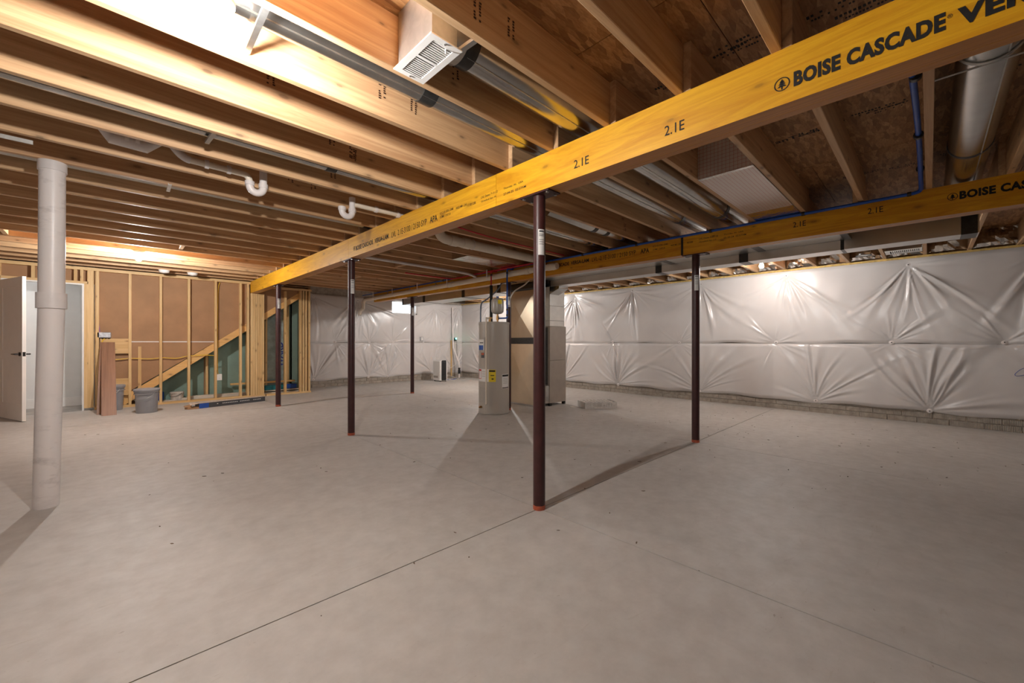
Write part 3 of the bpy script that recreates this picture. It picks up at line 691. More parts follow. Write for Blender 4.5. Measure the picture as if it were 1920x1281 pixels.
# ================================================================== bulbs
def bulb(p, label, mount, lamp='bulb_lit'):
    t = thing('light_bulb', p, label, 'light', 'bare bulbs in porcelain lampholders')
    x, y, z = p
    MB().lathe([(.004, -.062), (.018, -.058), (.028, -.045), (.031, -.03), (.028, -.014), (.02, .002), (.014, .014), (.013, .02)], p, 20).build('bulb', lamp, t, True)
    MB().lathe([(.02, .016), (.024, .03), (.04, .04), (.058, .046), (.06, .056), (.05, .06)], p, 20).build('lampholder', 'porcelain', t, True)
    MB().lathe([(.05, .058), (.052, .062), (.052, mount - z), (.05, mount - z + .001)], p, 8).build('mounting_box', 'box_steel', t)
    return t
bulb((.248, 1.712, 2.24), 'lit bare bulb below the round duct and steel bracket', ZJ)
bulb(tuple(onY(260, 481, YK[28] + .019)), 'lit bare bulb near the framed wall and smoke alarms', ZJ, 'bulb_strong')
bulb((6.80, 1.72, 2.27), 'lit bare bulb behind the trunk duct near the white quilted side wall', ZJ, 'bulb_weak')
bulb((6.80, YK[28] + .088, 2.312), 'lit bare bulb beyond the furnace near the far corner', 2.43, 'bulb_strong')

# ================================================================== round ducts
DU = [] 
def round_duct(y, z, r, x0, x1, label, bands=(), mat='galvanised'):
    t = thing('round_duct', (x0, y, z - r), label, 'duct', 'round metal ducts between the joists')
    MB().tube([(x0, y, z), (x1, y, z)], r, 32).build('pipe', mat, t, True)
    n = 1
    sn = Vector((0, -.45, -.893)); q_ = Vector((0, y, z)) + sn*r; MB().box((x0, q_.y - .003, q_.z - .002), (x1, q_.y + .003, q_.z + .003)).build('lock_seam', 'galvanised_dull', t)
    for xb, wd, m in bands: MB().tube([(xb, y, z), (xb + wd, y, z)], r + .003, 32).build('tape_band', m, t, True)
    return t
xb1 = onY(795, 178, 1.88).x
d1 = round_duct(1.882, 2.478, .078, XL + .1, XB + .3, 'round metal duct beside the lit bulb with a black taped joint', [(xb1 - .03, .085, 'tape_black'), (.30, .012, 'galvanised_dull'), (4.30, .06, 'tape_grey')], 'galvanised')
d2 = round_duct(1.475, 2.463, .09, 1.12, XB + .3, 'round metal duct running from the ceiling register box to the orange beam', [(1.055, .11, 'tape_black'), (4.32, .06, 'tape_grey')])
MB().tube([(1.0, 1.475, 2.463), (1.1, 1.475, 2.463)], .098, 32).build('collar', 'galvanised_dull', d2, True)
d3 = round_duct(-.19, 2.455, .105, 2.4, XB + .35, 'wide shiny duct between the beams beside a blue pipe', [(onY(1805, 285, -.19).x if False else 4.05, .03, 'tape_grey')])
d5 = round_duct(3.10, 2.46, .076, XL + .1, XB + .3, 'thin-looking metal duct tucked behind a joist, black tape at one joint', [(onZ(620, 310, 2.39).x, .07, 'tape_black'), (4.35, .05, 'tape_black')])
d6 = round_duct(4.33, 2.45, .076, XL + .1, XA + .2, 'pale metal duct passing over the top of the white standpipe', [(1.95, .07, 'tape_black')], 'galvanised_dull')
t = thing('round_duct', (3.3, 2.68, 2.38), 'short metal duct with two black tape bands between the beams', 'duct', 'round metal ducts between the joists')
MB().tube([(3.25, 2.80, 2.52), (3.85, 2.68, 2.455), (XB + .2, 2.68, 2.455)], .074, 28).build('pipe', 'galvanised', t, True)
for xb in (3.88, 4.12): MB().tube([(xb, 2.68, 2.455), (xb + .06, 2.68, 2.455)], .078, 28).build('tape_band', 'tape_black', t, True)
# duct hangers
def hanger_rod(x, y0, y1, z, ring=None, label=''):
    t = thing('duct_hanger', (x, y0, z), label, 'hanger', 'thin steel duct hangers')
    MB().tube([(x, y0, z), (x, y1, z)], .005, 8).build('rod', 'zinc_bar', t, True)
    MB().tube([(x, y1 - .002, z), (x, y1 + .004, z)], .009, 8).build('rod_end', 'zinc_bar', t, True)
    if ring: MB().torus((x - .015, ring[0], ring[1]), ring[2], .006, (1, 0, 0), 28, 6).build('ring', 'zinc_bar', t, True)
hanger_rod(2.33, 1.66, 2.04, 2.345, (1.882, 2.478, .083), 'steel hanger rod under the duct next to the maroon column')
hanger_rod(2.33, 1.25, 1.63, 2.345, (1.475, 2.463, .094), 'steel hanger rod under the middle duct past the yellow beam')
hanger_rod(2.75, -.40, -.01, 2.348, (-.19, 2.455, .109), 'steel hanger rod under the wide shiny duct')
def bar(p, q, label):
    t = thing('steel_bracket', tuple(p), label, 'bracket', 'folded steel bracket bars')
    p, q = Vector(p), Vector(q); d = (q - p).normalized(); s = d.cross(Vector((0, 0, 1))).normalized()*.011; u = s.cross(d).normalized()*.011
    MB().prism([p - s - u, p + s - u, p + s*.8 - u*.2, p + s*.6 - u*.7, p - s*.6 - u*.7, p - s + u*.3], q - p).build('channel', 'zinc_bar', t)
    MB().box(tuple(q - Vector((.009, .004, .009))), tuple(q + Vector((.009, .012, .009)))).build('end_tab', 'galvanised', t)
bar((.40, 1.70, 2.352), (.41, 2.05, 2.372), 'folded steel bracket bar beside the lit bulb near the round duct')
bar(tuple(onZ(404, 244, 2.36)), tuple(onZ(388, 266, 2.36)), 'small steel bracket end poking past a joist by the pale duct')
bar(tuple(onZ(319, 344, 2.345)), tuple(onZ(315, 357, 2.345)), 'small steel bracket end below the long pale duct')

# ================================================================== register and boot
rg_ = thing('ceiling_register', (.96, 1.51, 2.32), 'white louvred register on a galvanised boot hanging between joists', 'register')
bx0, bx1, by0, by1 = .90, 1.022, 1.375, 1.64
def hollow(x0, x1, y0, y1, z0, z1, t=.003):     # open-bottomed sheet-metal box
    return MB().box((x0, y0, z0), (x0 + t, y1, z1)).box((x1 - t, y0, z0), (x1, y1, z1)).box((x0 + t, y0, z0), (x1 - t, y0 + t, z1)).box((x0 + t, y1 - t, z0), (x1 - t, y1, z1)).box((x0, y0, z1), (x1, y1, z1 + .002))
hollow(bx0, bx1, by0, by1, 2.331, ZS - .003).build('boot', 'galvanised_dull', rg_)
X0, X1, Ya, Yb, zp = .885, 1.037, 1.357, 1.658, 2.332
ix0, ix1 = X0 + .028, X1 - .028; iy0, iy1 = Ya + .028, Yb - .028
mb = MB()
for b in [((X0, Ya, zp - .005), (ix0, Yb, zp)), ((ix1, Ya, zp - .005), (X1, Yb, zp)), ((ix0, Ya, zp - .005), (ix1, iy0, zp)), ((ix0, iy1, zp - .005), (ix1, Yb, zp)), ((ix0, 1.50, zp - .005), (ix1, 1.514, zp))]: mb.box(*b)
mb.build('face_plate', 'plastic_white', rg_)
pit = (iy1 - iy0)/20
for k in range(20):
    y = iy0 + pit*(k + .28)
    if 1.494 < y < 1.512: continue
    MB().box((ix0, y, zp - .0035), (ix1, y + pit*.5, zp - .001)).build('louvre', 'plastic_white', rg_)
for y in (Ya + .014, Yb - .014): MB().tube([((X0 + X1)/2, y, zp - .008), ((X0 + X1)/2, y, zp - .004)], .005, 10).build('screw', 'galvanised', rg_)
MB().tube([((X0 + X1)/2 + .02, Ya + .04, zp - .022), ((X0 + X1)/2 + .02, Ya + .04, zp)], .0035, 8).build('damper_lever', 'plastic_white', rg_)
bar((1.05, 1.29, 2.352), (1.035, 1.40, 2.345), 'steel angle holding the ceiling register boot to its joist')

# ================================================================== rectangular trunk ducts, furnace
def trunk(x0, x1, z0, z1, y0, y1, seams, label, tape='tape_black'):
    t = thing('trunk_duct', ((x0 + x1)/2, y0, z0), label, 'duct')
    MB().bbox((x0, y0, z0), (x1, y1, z1), .003).build('duct_body', 'duct_white', t)
    for y, wd in seams:
        MB().box((x0 - .0025, y, z0 - .0025), (x1 + .0025, y + wd, z1 - .002)).build('tape_band', tape, t)
    return t
ZT = 2.092
seams2 = [(onX(px, 500, 5.45).y - .05, .10) for px in (1282, 1350, 1535 + 0)] if False else [(2.60, .09), (1.52, .10), (.62, .03), (-.30, .10)]
trunk(5.45, 5.69, ZT, ZJ - .004, -.31, 4.62, seams2, 'long grey trunk duct with dark tape bands running behind the orange beam to the furnace')
trunk(4.765, 5.44, 2.19, ZJ - .004, .57, 4.60, [(2.40, .08), (1.33, .08), (.56, .06)], 'shallow flat duct tucked between the orange beam and the grey trunk duct', 'tape_grey')
trunk(5.45, 5.95, 2.10, ZJ - .004, 5.25, 9.72, [(9.66, .06), (8.62, .10), (7.05, .10), (5.9, .1)], 'dull grey trunk duct ending in front of the small basement window')
fx0, fx1, fy0, fy1 = 5.457, 5.905, 4.632, 5.15
fu = thing('furnace', (5.68, 4.9, 0), 'taupe metal furnace cabinet on black feet beside the return duct', 'furnace')
MB().bbox((fx0, fy0, .05), (fx1, fy1, .80), .004).build('lower_panel', 'cabinet_taupe', fu)
MB().bbox((fx0, fy0, .803), (fx1, fy1, 1.40), .004).build('upper_panel', 'cabinet_taupe', fu)
for (x, y) in ((fx0 + .03, fy0 + .03), (fx1 - .03, fy0 + .03), (fx0 + .03, fy1 - .03), (fx1 - .03, fy1 - .03)): MB().box((x - .025, y - .025, 0), (x + .025, y + .025, .052)).build('foot', 'hardware_black', fu)
MB().box((fx0 - .10, fy0 + .015, .052), (fx0, fy1, .36)).build('filter_rack', 'galvanised', fu)
MB().box((fx0 - .004, fy0 + .05, .37), (fx0, fy1 - .03, 1.38)).build('side_panel', 'tape_grey', fu)
pn = thing('supply_plenum', (5.68, 4.9, 1.4), 'pale insulated plenum stacked on top of the furnace cabinet', 'duct')
for a, b in ((1.402, 1.50), (1.503, 1.76), (1.763, 2.09)): MB().bbox((fx0 + .01, fy0 + .01, a), (fx1 - .03, fy1, b), .003).build('section', 'plenum_white', pn)
MB().prism([(fx0 + .0, fy0 - .20, 2.045), (fx0 + .0, fy0 + .012, 1.96), (fx0 + .0, fy0 + .012, 2.088), (fx0 + .0, fy0 - .20, 2.09)], (.25, 0, 0)).build('takeoff', 'galvanised', pn)
MB().box((fx0 - .02, fy0, 2.09), (fx1, fy1 + .1, ZJ - .004)).build('top_cap', 'galvanised', pn)
rx0, ry0, ry1 = 5.19, 4.74, 5.40
rd = thing('return_duct', (5.3, 5.05, 0), 'tall tan sheet-metal return duct with creased panels behind the water heater', 'duct')
def creased(z0, z1):
    mb = MB(); c = (rx0 - .03, (ry0 + ry1)/2, (z0 + z1)/2); x = rx0
    P = [(x, ry0, z0), (x, ry1, z0), (x, ry1, z1), (x, ry0, z1)]; Q = [(x + .14, p[1], p[2]) for p in P]
    mb.add(P + [c] + Q, [(0, 1, 4), (1, 2, 4), (2, 3, 4), (3, 0, 4), (5, 8, 7, 6), (0, 5, 6, 1), (1, 6, 7, 2), (2, 7, 8, 3), (3, 8, 5, 0)]); return mb
creased(.03, 1.135).build('lower_section', 'sheet_tan', rd); creased(1.14, 2.03).build('upper_section', 'sheet_tan', rd)
MB().box((rx0 - .010, ry0 - .004, 1.09), (rx0 + .142, ry1 + .004, 1.20)).build('tape_band', 'tape_black', rd)
MB().box((rx0 - .006, ry0 - .01, 0), (rx0 + .15, ry1 + .01, .035)).build('base_pan', 'galvanised', rd)
MB().bbox((rx0 - .03, ry0 - .02, 2.03), (rx0 + .15, ry1 + .04, 2.17), .03).build('flexible_collar', 'tape_black', rd)
MB().box((rx0, ry0, 2.165), (rx0 + .14, ry1 + .02, ZJ - .004)).build('drop_top', 'galvanised_dull', rd)
# small crossover box joining the return collar to the shallow duct
# ================================================================== water heater
wx, wy, wr_ = 4.335, 4.845, .247
wh = thing('water_heater', (wx, wy, 0), 'tall grey electric water heater tank with yellow energy label', 'water heater')
MB().lathe([(wr_ - .01, 0), (wr_, .012), (wr_, .03), (wr_ - .004, .034), (wr_ - .004, 1.40), (wr_, 1.404), (wr_, 1.43), (wr_ - .006, 1.436), (.02, 1.44)], (wx, wy, 0), 48).build('tank', 'tank_grey', wh, True)
tocam = math.atan2(-wy, -wx)
def wrap(name, a0, a1, z0, z1, mat, off=.002, parent=wh, r=wr_ - .004):
    n = 8; vs = []
    for k in range(n + 1):
        a = tocam + a0 + (a1 - a0)*k/n
        for rr in (r - .002, r + off): vs += [(wx + rr*math.cos(a), wy + rr*math.sin(a), z0), (wx + rr*math.cos(a), wy + rr*math.sin(a), z1)]
    mb = MB(); fs = []
    for k in range(n):
        b = k*4; fs += [(b + 2, b + 6, b + 7, b + 3), (b + 1, b + 3, b + 7, b + 5), (b, b + 4, b + 6, b + 2)]
    fs += [(0, 2, 3, 1), (n*4, n*4 + 1, n*4 + 3, n*4 + 2)]
    mb.add(vs, fs); return mb.build(name, mat, parent)
def wz(py): return 1.12 + (642 - py)/764.55*6.22
def wa(px):   # angle on the tank from the pixel column: image left = + angle seen from camera
    return math.asin(max(-1, min(1, (px - 927.5)/30.2)))
def W(name, x0, x1, y0, y1, mat, off=.002, parent=wh): return wrap(name, wa(x0), wa(x1), wz(y1), wz(y0), mat, off, parent)
up_ = W('access_panel', 900.5, 911, 633, 662, 'tank_panel', .012); W('access_panel', 901, 912, 727, 757, 'tank_panel', .012)
l1 = W('brand_label', 900, 909, 637, 657, 'paper_white', .0135); W('label_band', 900, 908, 648, 657, 'paper_blue', .0145, l1); W('label_line', 901.5, 908, 642.5, 644, 'ink', .0145, l1)
l2 = W('flag_sticker', 903, 909, 662, 672, 'carton_dark', .003); W('flag_field', 903.5, 908.5, 662.5, 666.5, 'primer_orange', .004, l2)
l3 = W('warning_label', 899, 918, 693, 717, 'paper_white', .003); W('label_edge', 899, 903.5, 694, 712, 'ink_red', .0035, l3); W('label_panel', 899.5, 903.2, 697, 711, 'paper_white', .004, l3)
for yy in (698, 702, 706): W('label_line', 905, 913, yy, yy + 1, 'tank_panel', .004, l3)
l4 = W('energy_label', 917.5, 931, 694, 717, 'paper_yellow', .003); W('label_line', 918.5, 930, 695, 698, 'ink', .004, l4); W('label_line', 921, 928, 704, 705.5, 'ink', .004, l4); W('label_panel', 919, 930, 700, 708.5, 'paper_yellow', .0035, l4); W('label_line', 923, 927, 710.5, 712.5, 'ink', .004, l4)
l5 = W('instruction_label', 943, 955, 703, 730, 'paper_white', .003); W('label_line', 943.5, 955, 704, 707.5, 'ink', .004, l5); W('label_line', 943.5, 955, 728, 729.5, 'ink', .004, l5)
for yy in (711, 714, 717, 720): W('label_line', 945, 953, yy, yy + .8, 'tank_panel', .004, l5)
def tank_pt(px, z, rad): a = tocam + wa(px); return Vector((wx + rad*math.cos(a), wy + rad*math.sin(a), z))
dv = tank_pt(904, .115, wr_); dn = (dv - Vector((wx, wy, .115))).normalized()
MB().tube([dv, dv + dn*.035], .017, 12).tube([dv + dn*.03, dv + dn*.05], .01, 10).build('drain_valve', 'brass', wh, True)
p0 = tank_pt(914.5, 1.35, wr_ + .03); p0b = Vector((p0.x, p0.y, .17)); tin = Vector((wx + (p0.x - wx)*.55, wy + (p0.y - wy)*.55, 1.49))
MB().tube([tin, Vector((p0.x, p0.y, 1.49)) + (tin - Vector((p0.x, p0.y, 1.49)))*.15] + bend(Vector((p0.x, p0.y, 1.49)) + (tin - Vector((p0.x, p0.y, 1.49)))*.15, (p0.x, p0.y, 1.49), (p0.x, p0.y, 1.44), 6)[1:] + [p0b], .0125, 12).build('relief_pipe', 'pvc_cream', wh, True)
MB().tube([(tin.x, tin.y, 1.43), (tin.x, tin.y, 1.51)], .02, 12).tube([tin, tin + Vector((.03, -.03, .01))], .014, 10).build('relief_valve', 'brass', wh, True)
# expansion tank with its tee
et = thing('expansion_tank', (wx + .03, wy - .03, 1.5), 'small rounded expansion tank with yellow sticker above the water heater', 'tank')
ex, ey = wx + .03, wy - .05
MB().lathe([(.03, 1.565), (.07, 1.575), (.095, 1.60), (.1, 1.63), (.1, 1.76), (.095, 1.785), (.075, 1.81), (.03, 1.825)], (ex, ey, 0), 28).build('tank_body', 'tank_grey', et, True)
MB().tube([(ex, ey, 1.43), (ex, ey, 1.57)], .014, 10).tube([(ex, ey, 1.47), (ex, ey, 1.535)], .022, 12).build('tee_fitting', 'brass', et, True)
MB().tube([(ex, ey, 1.825), (ex, ey, 1.845)], .022, 10).build('air_cap', 'pex_blue', et, True)
vs = []
for k in range(7):
    a = tocam + .05 + .7*k/6; vs += [(ex + .1015*math.cos(a), ey + .1015*math.sin(a), z) for z in (1.72, 1.785)]
m_ = MB(); m_.add(vs, [(2*k, 2*k + 2, 2*k + 3, 2*k + 1) for k in range(6)]); m_.build('sticker', 'paper_yellow', et, True)
# pipes to the heater
hx, hy = 4.43, 5.021
t = thing('hot_water_pipe', (hx, hy, 1.44), 'hot water riser, red above and black foam sleeve below, on the heater', 'pipe')
MB().tube([(hx, hy, 1.43), (hx, hy, 2.05)], .025, 16).build('foam_sleeve', 'foam_black', t, True)
MB().tube([(hx, hy, 2.03), (hx, hy, 2.25)] + bend((hx, hy, 2.25), (hx, hy, 2.282), (hx + .04, hy, 2.282), 6)[1:] + [(hx + .09, hy, 2.282)] + bend((hx + .09, hy, 2.282), (XB - BT - .06, hy, 2.282), (XB - BT - .06, hy, 2.31), 6)[1:], .0115, 10).build('pipe', 'pex_red', t, True)
MB().tube([(hx, hy, 2.205), (hx, hy, 2.24)], .016, 10).build('crimp', 'tape_black', t, True)
bxp, byp = 4.458, 4.672
t = thing('cold_water_pipe', (bxp, byp, 1.47), 'blue cold water pipe dropping from the ceiling to the tank tee', 'pipe')
MB().tube([(ex + .02, ey - .01, 1.50), (bxp - .03, byp, 1.50)] + bend((bxp - .03, byp, 1.50), (bxp, byp, 1.50), (bxp, byp, 1.53), 6)[1:] + [(bxp, byp, 2.25)] + bend((bxp, byp, 2.25), (bxp, byp, 2.282), (bxp + .035, byp, 2.282), 6)[1:] + [(XB - BT - .05, byp, 2.282)] + bend((XB - BT - .05, byp, 2.282), (XB - BT - .02, byp, 2.282), (XB - BT - .02, byp, 2.315), 6)[1:], .0125, 12).build('pipe', 'pex_blue', t, True)
for z in (1.53, 1.62, 2.20): MB().tube([(bxp, byp, z), (bxp, byp, z + .03)], .016, 10).build('crimp', 'tape_black', t, True)
t = tag(MB().tube(spline([(wx - .16, wy + .14, 1.43), (wx - .16, wy + .14, 1.62), (wx - .10, wy + .19, 1.74), (4.36, 5.10, 1.80), (4.50, 5.06, 1.91), (4.575, 4.99, 2.02), (4.64, 5.0, 2.108)], 8), .012, 10).build('electric_whip', 'flex_grey', None, True), 'grey flexible electric conduit curving over the heater top', 'cable')
t = tag(MB().tube(spline([(XB - .05, Y2 - .055, 1.80), (XB + .0, Y2 - .13, 1.95), (XB + .12, Y2 - .25, 2.06), (XB + .2, Y2 - .33, 2.18)], 8), .011, 10).build('cable', 'cable_white', None, True), 'cream cable arching from the column behind the heater to the duct', 'cable')
t = tag(MB().box((XB - .075, Y2 - .06, 1.73), (XB - .035, Y2 - .01, 1.86)).build('switch_box', 'plastic_white'), 'small white switch box on the column behind the heater', 'switch')

# ================================================================== plumbing along beam B
PX = XB - BT - .075
bz_ = ZJ - .019
dp = thing('drain_pipe', (PX, 7, 2.2), 'long cream drain pipe hung along the near side of the orange beam', 'pipe')
zc = lambda y: 2.212 - (y - 4)*.004
pts = [(PX, 3.80, zc(3.8)), (PX, 9.9, zc(9.9))] + bend((PX, 9.9, zc(9.9)), (PX, 10.05, zc(10)), (PX, 10.05, 2.05), 8)[1:] + [(PX, 10.05, 1.98), (PX, 10.25, 1.9), (PX + .1, 10.47, 1.86)]
MB().tube(pts, .0445, 18).build('pipe', 'pvc_cream', dp, True)
for y in (3.80, 4.25, 6.2): MB().tube([(PX, y, zc(y)), (PX, y + .09, zc(y))], .051, 18).build('coupling', 'pvc_cream', dp, True)
MB().tube([(PX, 3.72, zc(3.8)), (PX, 3.80, zc(3.8))], [.046, .055], 18).build('cleanout_cap', 'pvc_cream', dp, True)
for y in (5.2, 6.35, 7.4, 8.45, 9.4):
    h_ = MB().torus((PX, y, zc(y)), .048, .005, (0, 1, 0), 20, 6).build('hanger_ring', 'pvc_white', dp, True)
    MB().box((PX - .052, y - .012, zc(y)), (PX - .046, y + .012, ZJ)).build('hanger_strap', 'pvc_white', h_)
for y in (5.7, 6.9, 7.9, 8.9): MB().box((XB - BT - .008, y - .012, zc(y) + .03), (XB - BT, y + .012, bz_ - .016)).build('strap', 'galvanised_dull', dp)
t = thing('branch_drain', (3.4, 3.985, 2.3), 'fat cream branch drain running along a joist into the main drain', 'pipe')
MB().tube([(2.70, 3.985, 2.50)] + bend((2.70, 3.985, 2.46), (2.70, 3.985, 2.335), (2.83, 3.985, 2.335), 8) + [(4.34, 3.985, 2.325)] + bend((4.34, 3.985, 2.325), (PX, 3.985, 2.32), (PX, 4.02, 2.25), 6)[1:], .057, 20).build('pipe', 'pvc_cream', t, True)
for x in (2.86, 3.05, 3.62): MB().tube([(x, 3.985, 2.335), (x + .1, 3.985, 2.334)], .064, 20).build('hub', 'pvc_cream', t, True)
MB().torus((3.2, 3.985, 2.335), .06, .005, (1, 0, 0), 20, 6).build('hanger', 'pvc_white', t, True)
t = thing('vent_pipe', (3.8, 5.3, 2.3), 'thin white vent pipe below the joists dropping into the main drain', 'pipe')
vy = onZ(760, 500, 2.31).y
a = onZ(690, 485, 2.32); b = onZ(862, 511, 2.30)
MB().tube([(2.3, b.y + .02, 2.325), (b.x - .05, b.y, 2.305)] + bend((b.x - .05, b.y, 2.305), (PX, b.y, 2.30), (PX, b.y - .02, 2.24), 6)[1:], .021, 12).build('pipe', 'pvc_white', t, True)
# water lines on the beam
t = thing('blue_water_pipe', (XB - BT - .016, 4, ZJ - .01), 'long blue water pipe clipped along the top edge of the orange beam', 'pipe')
bz = ZJ - .019
corner = onX(1738, 343, XB - BT - .02)
MB().tube(spline([(XB - BT - .02, 10.2, bz), (XB - BT - .02, 8, bz), (XB - BT - .02, 5.2, bz), (XB - BT - .02, 3, bz), (XB - BT - .02, 1.2, bz), (XB - BT - .02, .3, bz), (XB - BT - .02, .08, bz + .002), (XB - BT - .025, .045, bz + .03)], 6), .0135, 12).build('pipe', 'pex_blue', t, True)
for y in (.1, .808, 1.63, 2.5, 3.3, 5.6, 6.6, 7.6, 8.6): MB().tube([(XB - BT - .02, y, bz), (XB - BT - .02, y + .025, bz)], .0185, 10).build('clip', 'tape_black', t, True)
t = thing('blue_branch_pipe', (3.5, .05, 2.4), 'blue water pipe strapped to the side of a joist beside the wide duct', 'pipe')
q0 = Vector((XB - BT - .03, .045, bz + .02))
MB().tube(spline([q0, (3.9, .045, 2.40), (3.2, .05, 2.41), (2.6, .062, 2.41), (2.2, .085, 2.42), (1.6, .085, 2.44), (.9, .085, 2.45)], 6), .0145, 12).build('pipe', 'pex_blue', t, True)
for x in (4.25, 3.55, 2.75): MB().tube([(x, .047, 2.405), (x + .03, .047, 2.405)], .024, 10).build('clip', 'tape_black', t, True)
t = thing('red_water_pipe', (XB - BT - .03, 4.8, ZJ), 'red hot water pipe beside the blue one above the heater', 'pipe')
MB().tube(spline([(XB - BT - .06, 4.15, 2.316), (XB - BT - .06, 5.4, 2.316), (XB - BT - .065, 6.1, 2.305), (XB - BT - .2, 6.3, 2.31), (3.6, 6.32, 2.315)], 6), .0125, 10).build('pipe', 'pex_red', t, True)
MB().tube([(XB - BT - .06, 4.3, 2.316), (XB - BT - .06, 5.3, 2.316)], .0155, 12).build('sleeve', 'pex_red', t, True)
t = tag(MB().tube(spline([(2.6, 3.64, 2.40), (3.0, 3.63, 2.37), (3.6, 3.63, 2.355), (4.4, 3.64, 2.36), (4.6, 3.65, 2.36)], 6), .0085, 8).build('red_branch_pipe', 'pex_red', None, True), 'thin red water pipe sagging along a joist above the branch drain', 'pipe')

# ================================================================== foil panned returns
def pan(x0, x1, y0, y1, label, mat):
    t = thing('foil_duct_pan', ((x0 + x1)/2, (y0 + y1)/2, ZJ), label, 'duct')
    MB().box((x0, y0, ZJ - .004), (x1, y1, ZJ)).build('bottom_sheet', mat, t)
    MB().box((x0, y0, ZJ), (x0 + .006, y1, ZS - .002)).build('end_sheet', mat, t)
    MB().box((x0 - .001, y0, ZJ - .0055), (x0 + .03, y1, ZJ - .004)).build('edge_tape', 'foil', t)
    MB().box((x1 - .32, y0, ZJ - .0052), (x1, y1, ZJ - .004)).build('bare_foil', 'foil', t)
    return t
p1 = pan(3.12, XB - BT - .01, YK[12] + .002, YK[13] - .04, 'foil duct pan with red grid print closing a joist bay between the beams', 'printed_foil')
for (px, py, s) in [(1335, 300, .03), (1385, 300, .05), (1340, 345, .04)]:
    pass
pan(3.55, XB - BT - .01, YK[21] + .002, YK[22] - .04, 'silver foil duct pan closing a joist bay above the heater pipes', 'foil')

# ================================================================== left ceiling plumbing
ya = (YK[18] + YK[19])/2 + .03; ya = 3.58
def ptrap(x, y, z, s, xe, label, ext=None):
    t = thing('drain_trap', (x, y, z), label, 'pipe', 'white sink traps hanging between joists')
    r = .026; R = .045
    U = [(x + R*math.cos(a), y, z - R*math.sin(a)) for a in [math.pi*k/12 for k in range(13)]]
    MB().tube([(x + R, y, z + .13)] + U + [(x - R, y, z + .03)], r, 16).build('u_bend', 'pvc_white', t, True)
    for sx in (-R, R): MB().tube([(x + sx, y, z + .0), (x + sx, y, z + .03)], r + .006, 16).build('slip_nut', 'pvc_white', t, True)
    e = x + s*R
    MB().tube([(e, y, z + .0)] + bend((e, y, z + .02), (e, y, z + .075), (e + s*.05, y, z + .075), 6) + [(xe, y, z + .08)], r - .004, 14).build('arm_pipe', 'pvc_cream', t, True)
    for k in (.35, .7): 
        xx = e + (xe - e)*k; MB().tube([(xx - .012, y, z + .078), (xx + .012, y, z + .078)], r + .004, 14).build('coupling', 'pvc_white', t, True)
        MB().box((xx - .008, y - .004, z + .05), (xx + .008, y + .004, z + .078)).build('strap', 'pvc_white', t)
    if ext: MB().tube(bend((xe + .02, y, z + .08), (xe - .03, y, z + .08), (xe - .08, y, z + .16), 6), r, 14).build('elbow', 'pvc_white', t, True)
    return t
T1 = onY(481, 364, ya); ptrap(T1.x, ya, 2.30, -1, onY(350, 325, ya).x, 'white sink trap with its arm running past a joist notch', True)
T2 = onY(651, 402, ya); ptrap(T2.x, ya, 2.27, 1, XA + .1, 'white sink trap close to the yellow beam')
t = thing('drain_fitting', (0, ya, 2.35), 'white wye drain fitting half hidden above a joist edge', 'pipe')
a = onY(205, 288, ya); b = onY(285, 302, ya)
MB().tube([(a.x - .05, ya, 2.48), (a.x + .01, ya, 2.40), (b.x - .03, ya, 2.395), (b.x + .03, ya, 2.45)], [.03, .04, .04, .03], 16).build('wye_body', 'pvc_white', t, True)
for k in (.35, .6): xx = a.x + (b.x - a.x)*k; MB().tube([(xx, ya, 2.412), (xx + .02, ya, 2.411)], .045, 16).build('hub', 'pvc_white', t, True)
# standpipe
sp = thing('standpipe', (-.325, 4.166, 0), 'fat white plastic standpipe rising from the floor to the joists', 'pipe')
b0 = onZ(86, 950, 0); m0 = onY(96.5, 577, 4.17); top = Vector((m0.x + .004, 4.165, 2.30))
b0 = Vector((b0.x, b0.y, 0)); mid = Vector((m0.x, 4.17, 1.35)); r = .0635
MB().tube([b0, mid], r, 32).build('lower_pipe', 'pvc_scuffed', sp, True)
MB().tube([mid, top], r, 32).build('upper_pipe', 'pvc_scuffed', sp, True)
MB().tube([(mid.x, mid.y, 1.345), (mid.x, mid.y, 1.45)], r + .010, 32).build('coupling', 'pvc_white', sp, True)
MB().tube([(top.x, top.y, 2.275), (top.x, top.y, ZJ)], r + .006, 32).build('top_hub', 'pvc_white', sp, True)
t = tag(MB().box((onY(0, 252, 3.705).x - .2, 3.703, onY(20, 258, 3.7).z - .012), (onY(62, 265, 3.705).x, 3.707, onY(20, 258, 3.7).z + .012)).build('perforated_strap', 'galvanised_dull'), 'pale perforated strap nailed to the side of a joist', 'strap')

# ================================================================== alarms, boxes, cables on the framed wall
for px, py, lab in [(308, 509, 'round white smoke alarm above the first stud bays of the framed wall'), (361, 514, 'round white smoke alarm nearest the yellow beam end')]:
    q = onZ(px, py, ZJ - .02); t = thing('smoke_alarm', (q.x, q.y, ZJ - .05), lab, 'alarm')
    MB().lathe([(.075, 0), (.075, -.012), (.068, -.02), (.064, -.04), (.05, -.046), (.01, -.047)], (q.x, q.y, ZJ), 24).build('alarm_body', 'plastic_white', t, True)
    MB().lathe([(.03, -.045), (.028, -.05), (.004, -.051)], (q.x, q.y, ZJ), 16).build('alarm_grille', 'porcelain', t, True)
q = onY(195, 628, YW); t = thing('junction_box', tuple(q), 'galvanised gang box on the blocking board with a purple cable above', 'box')
MB().bbox((q.x - .085, YW + .0, q.z - .05), (q.x + .085, YW + .06, q.z + .045), .008).build('box_body', 'box_steel', t)
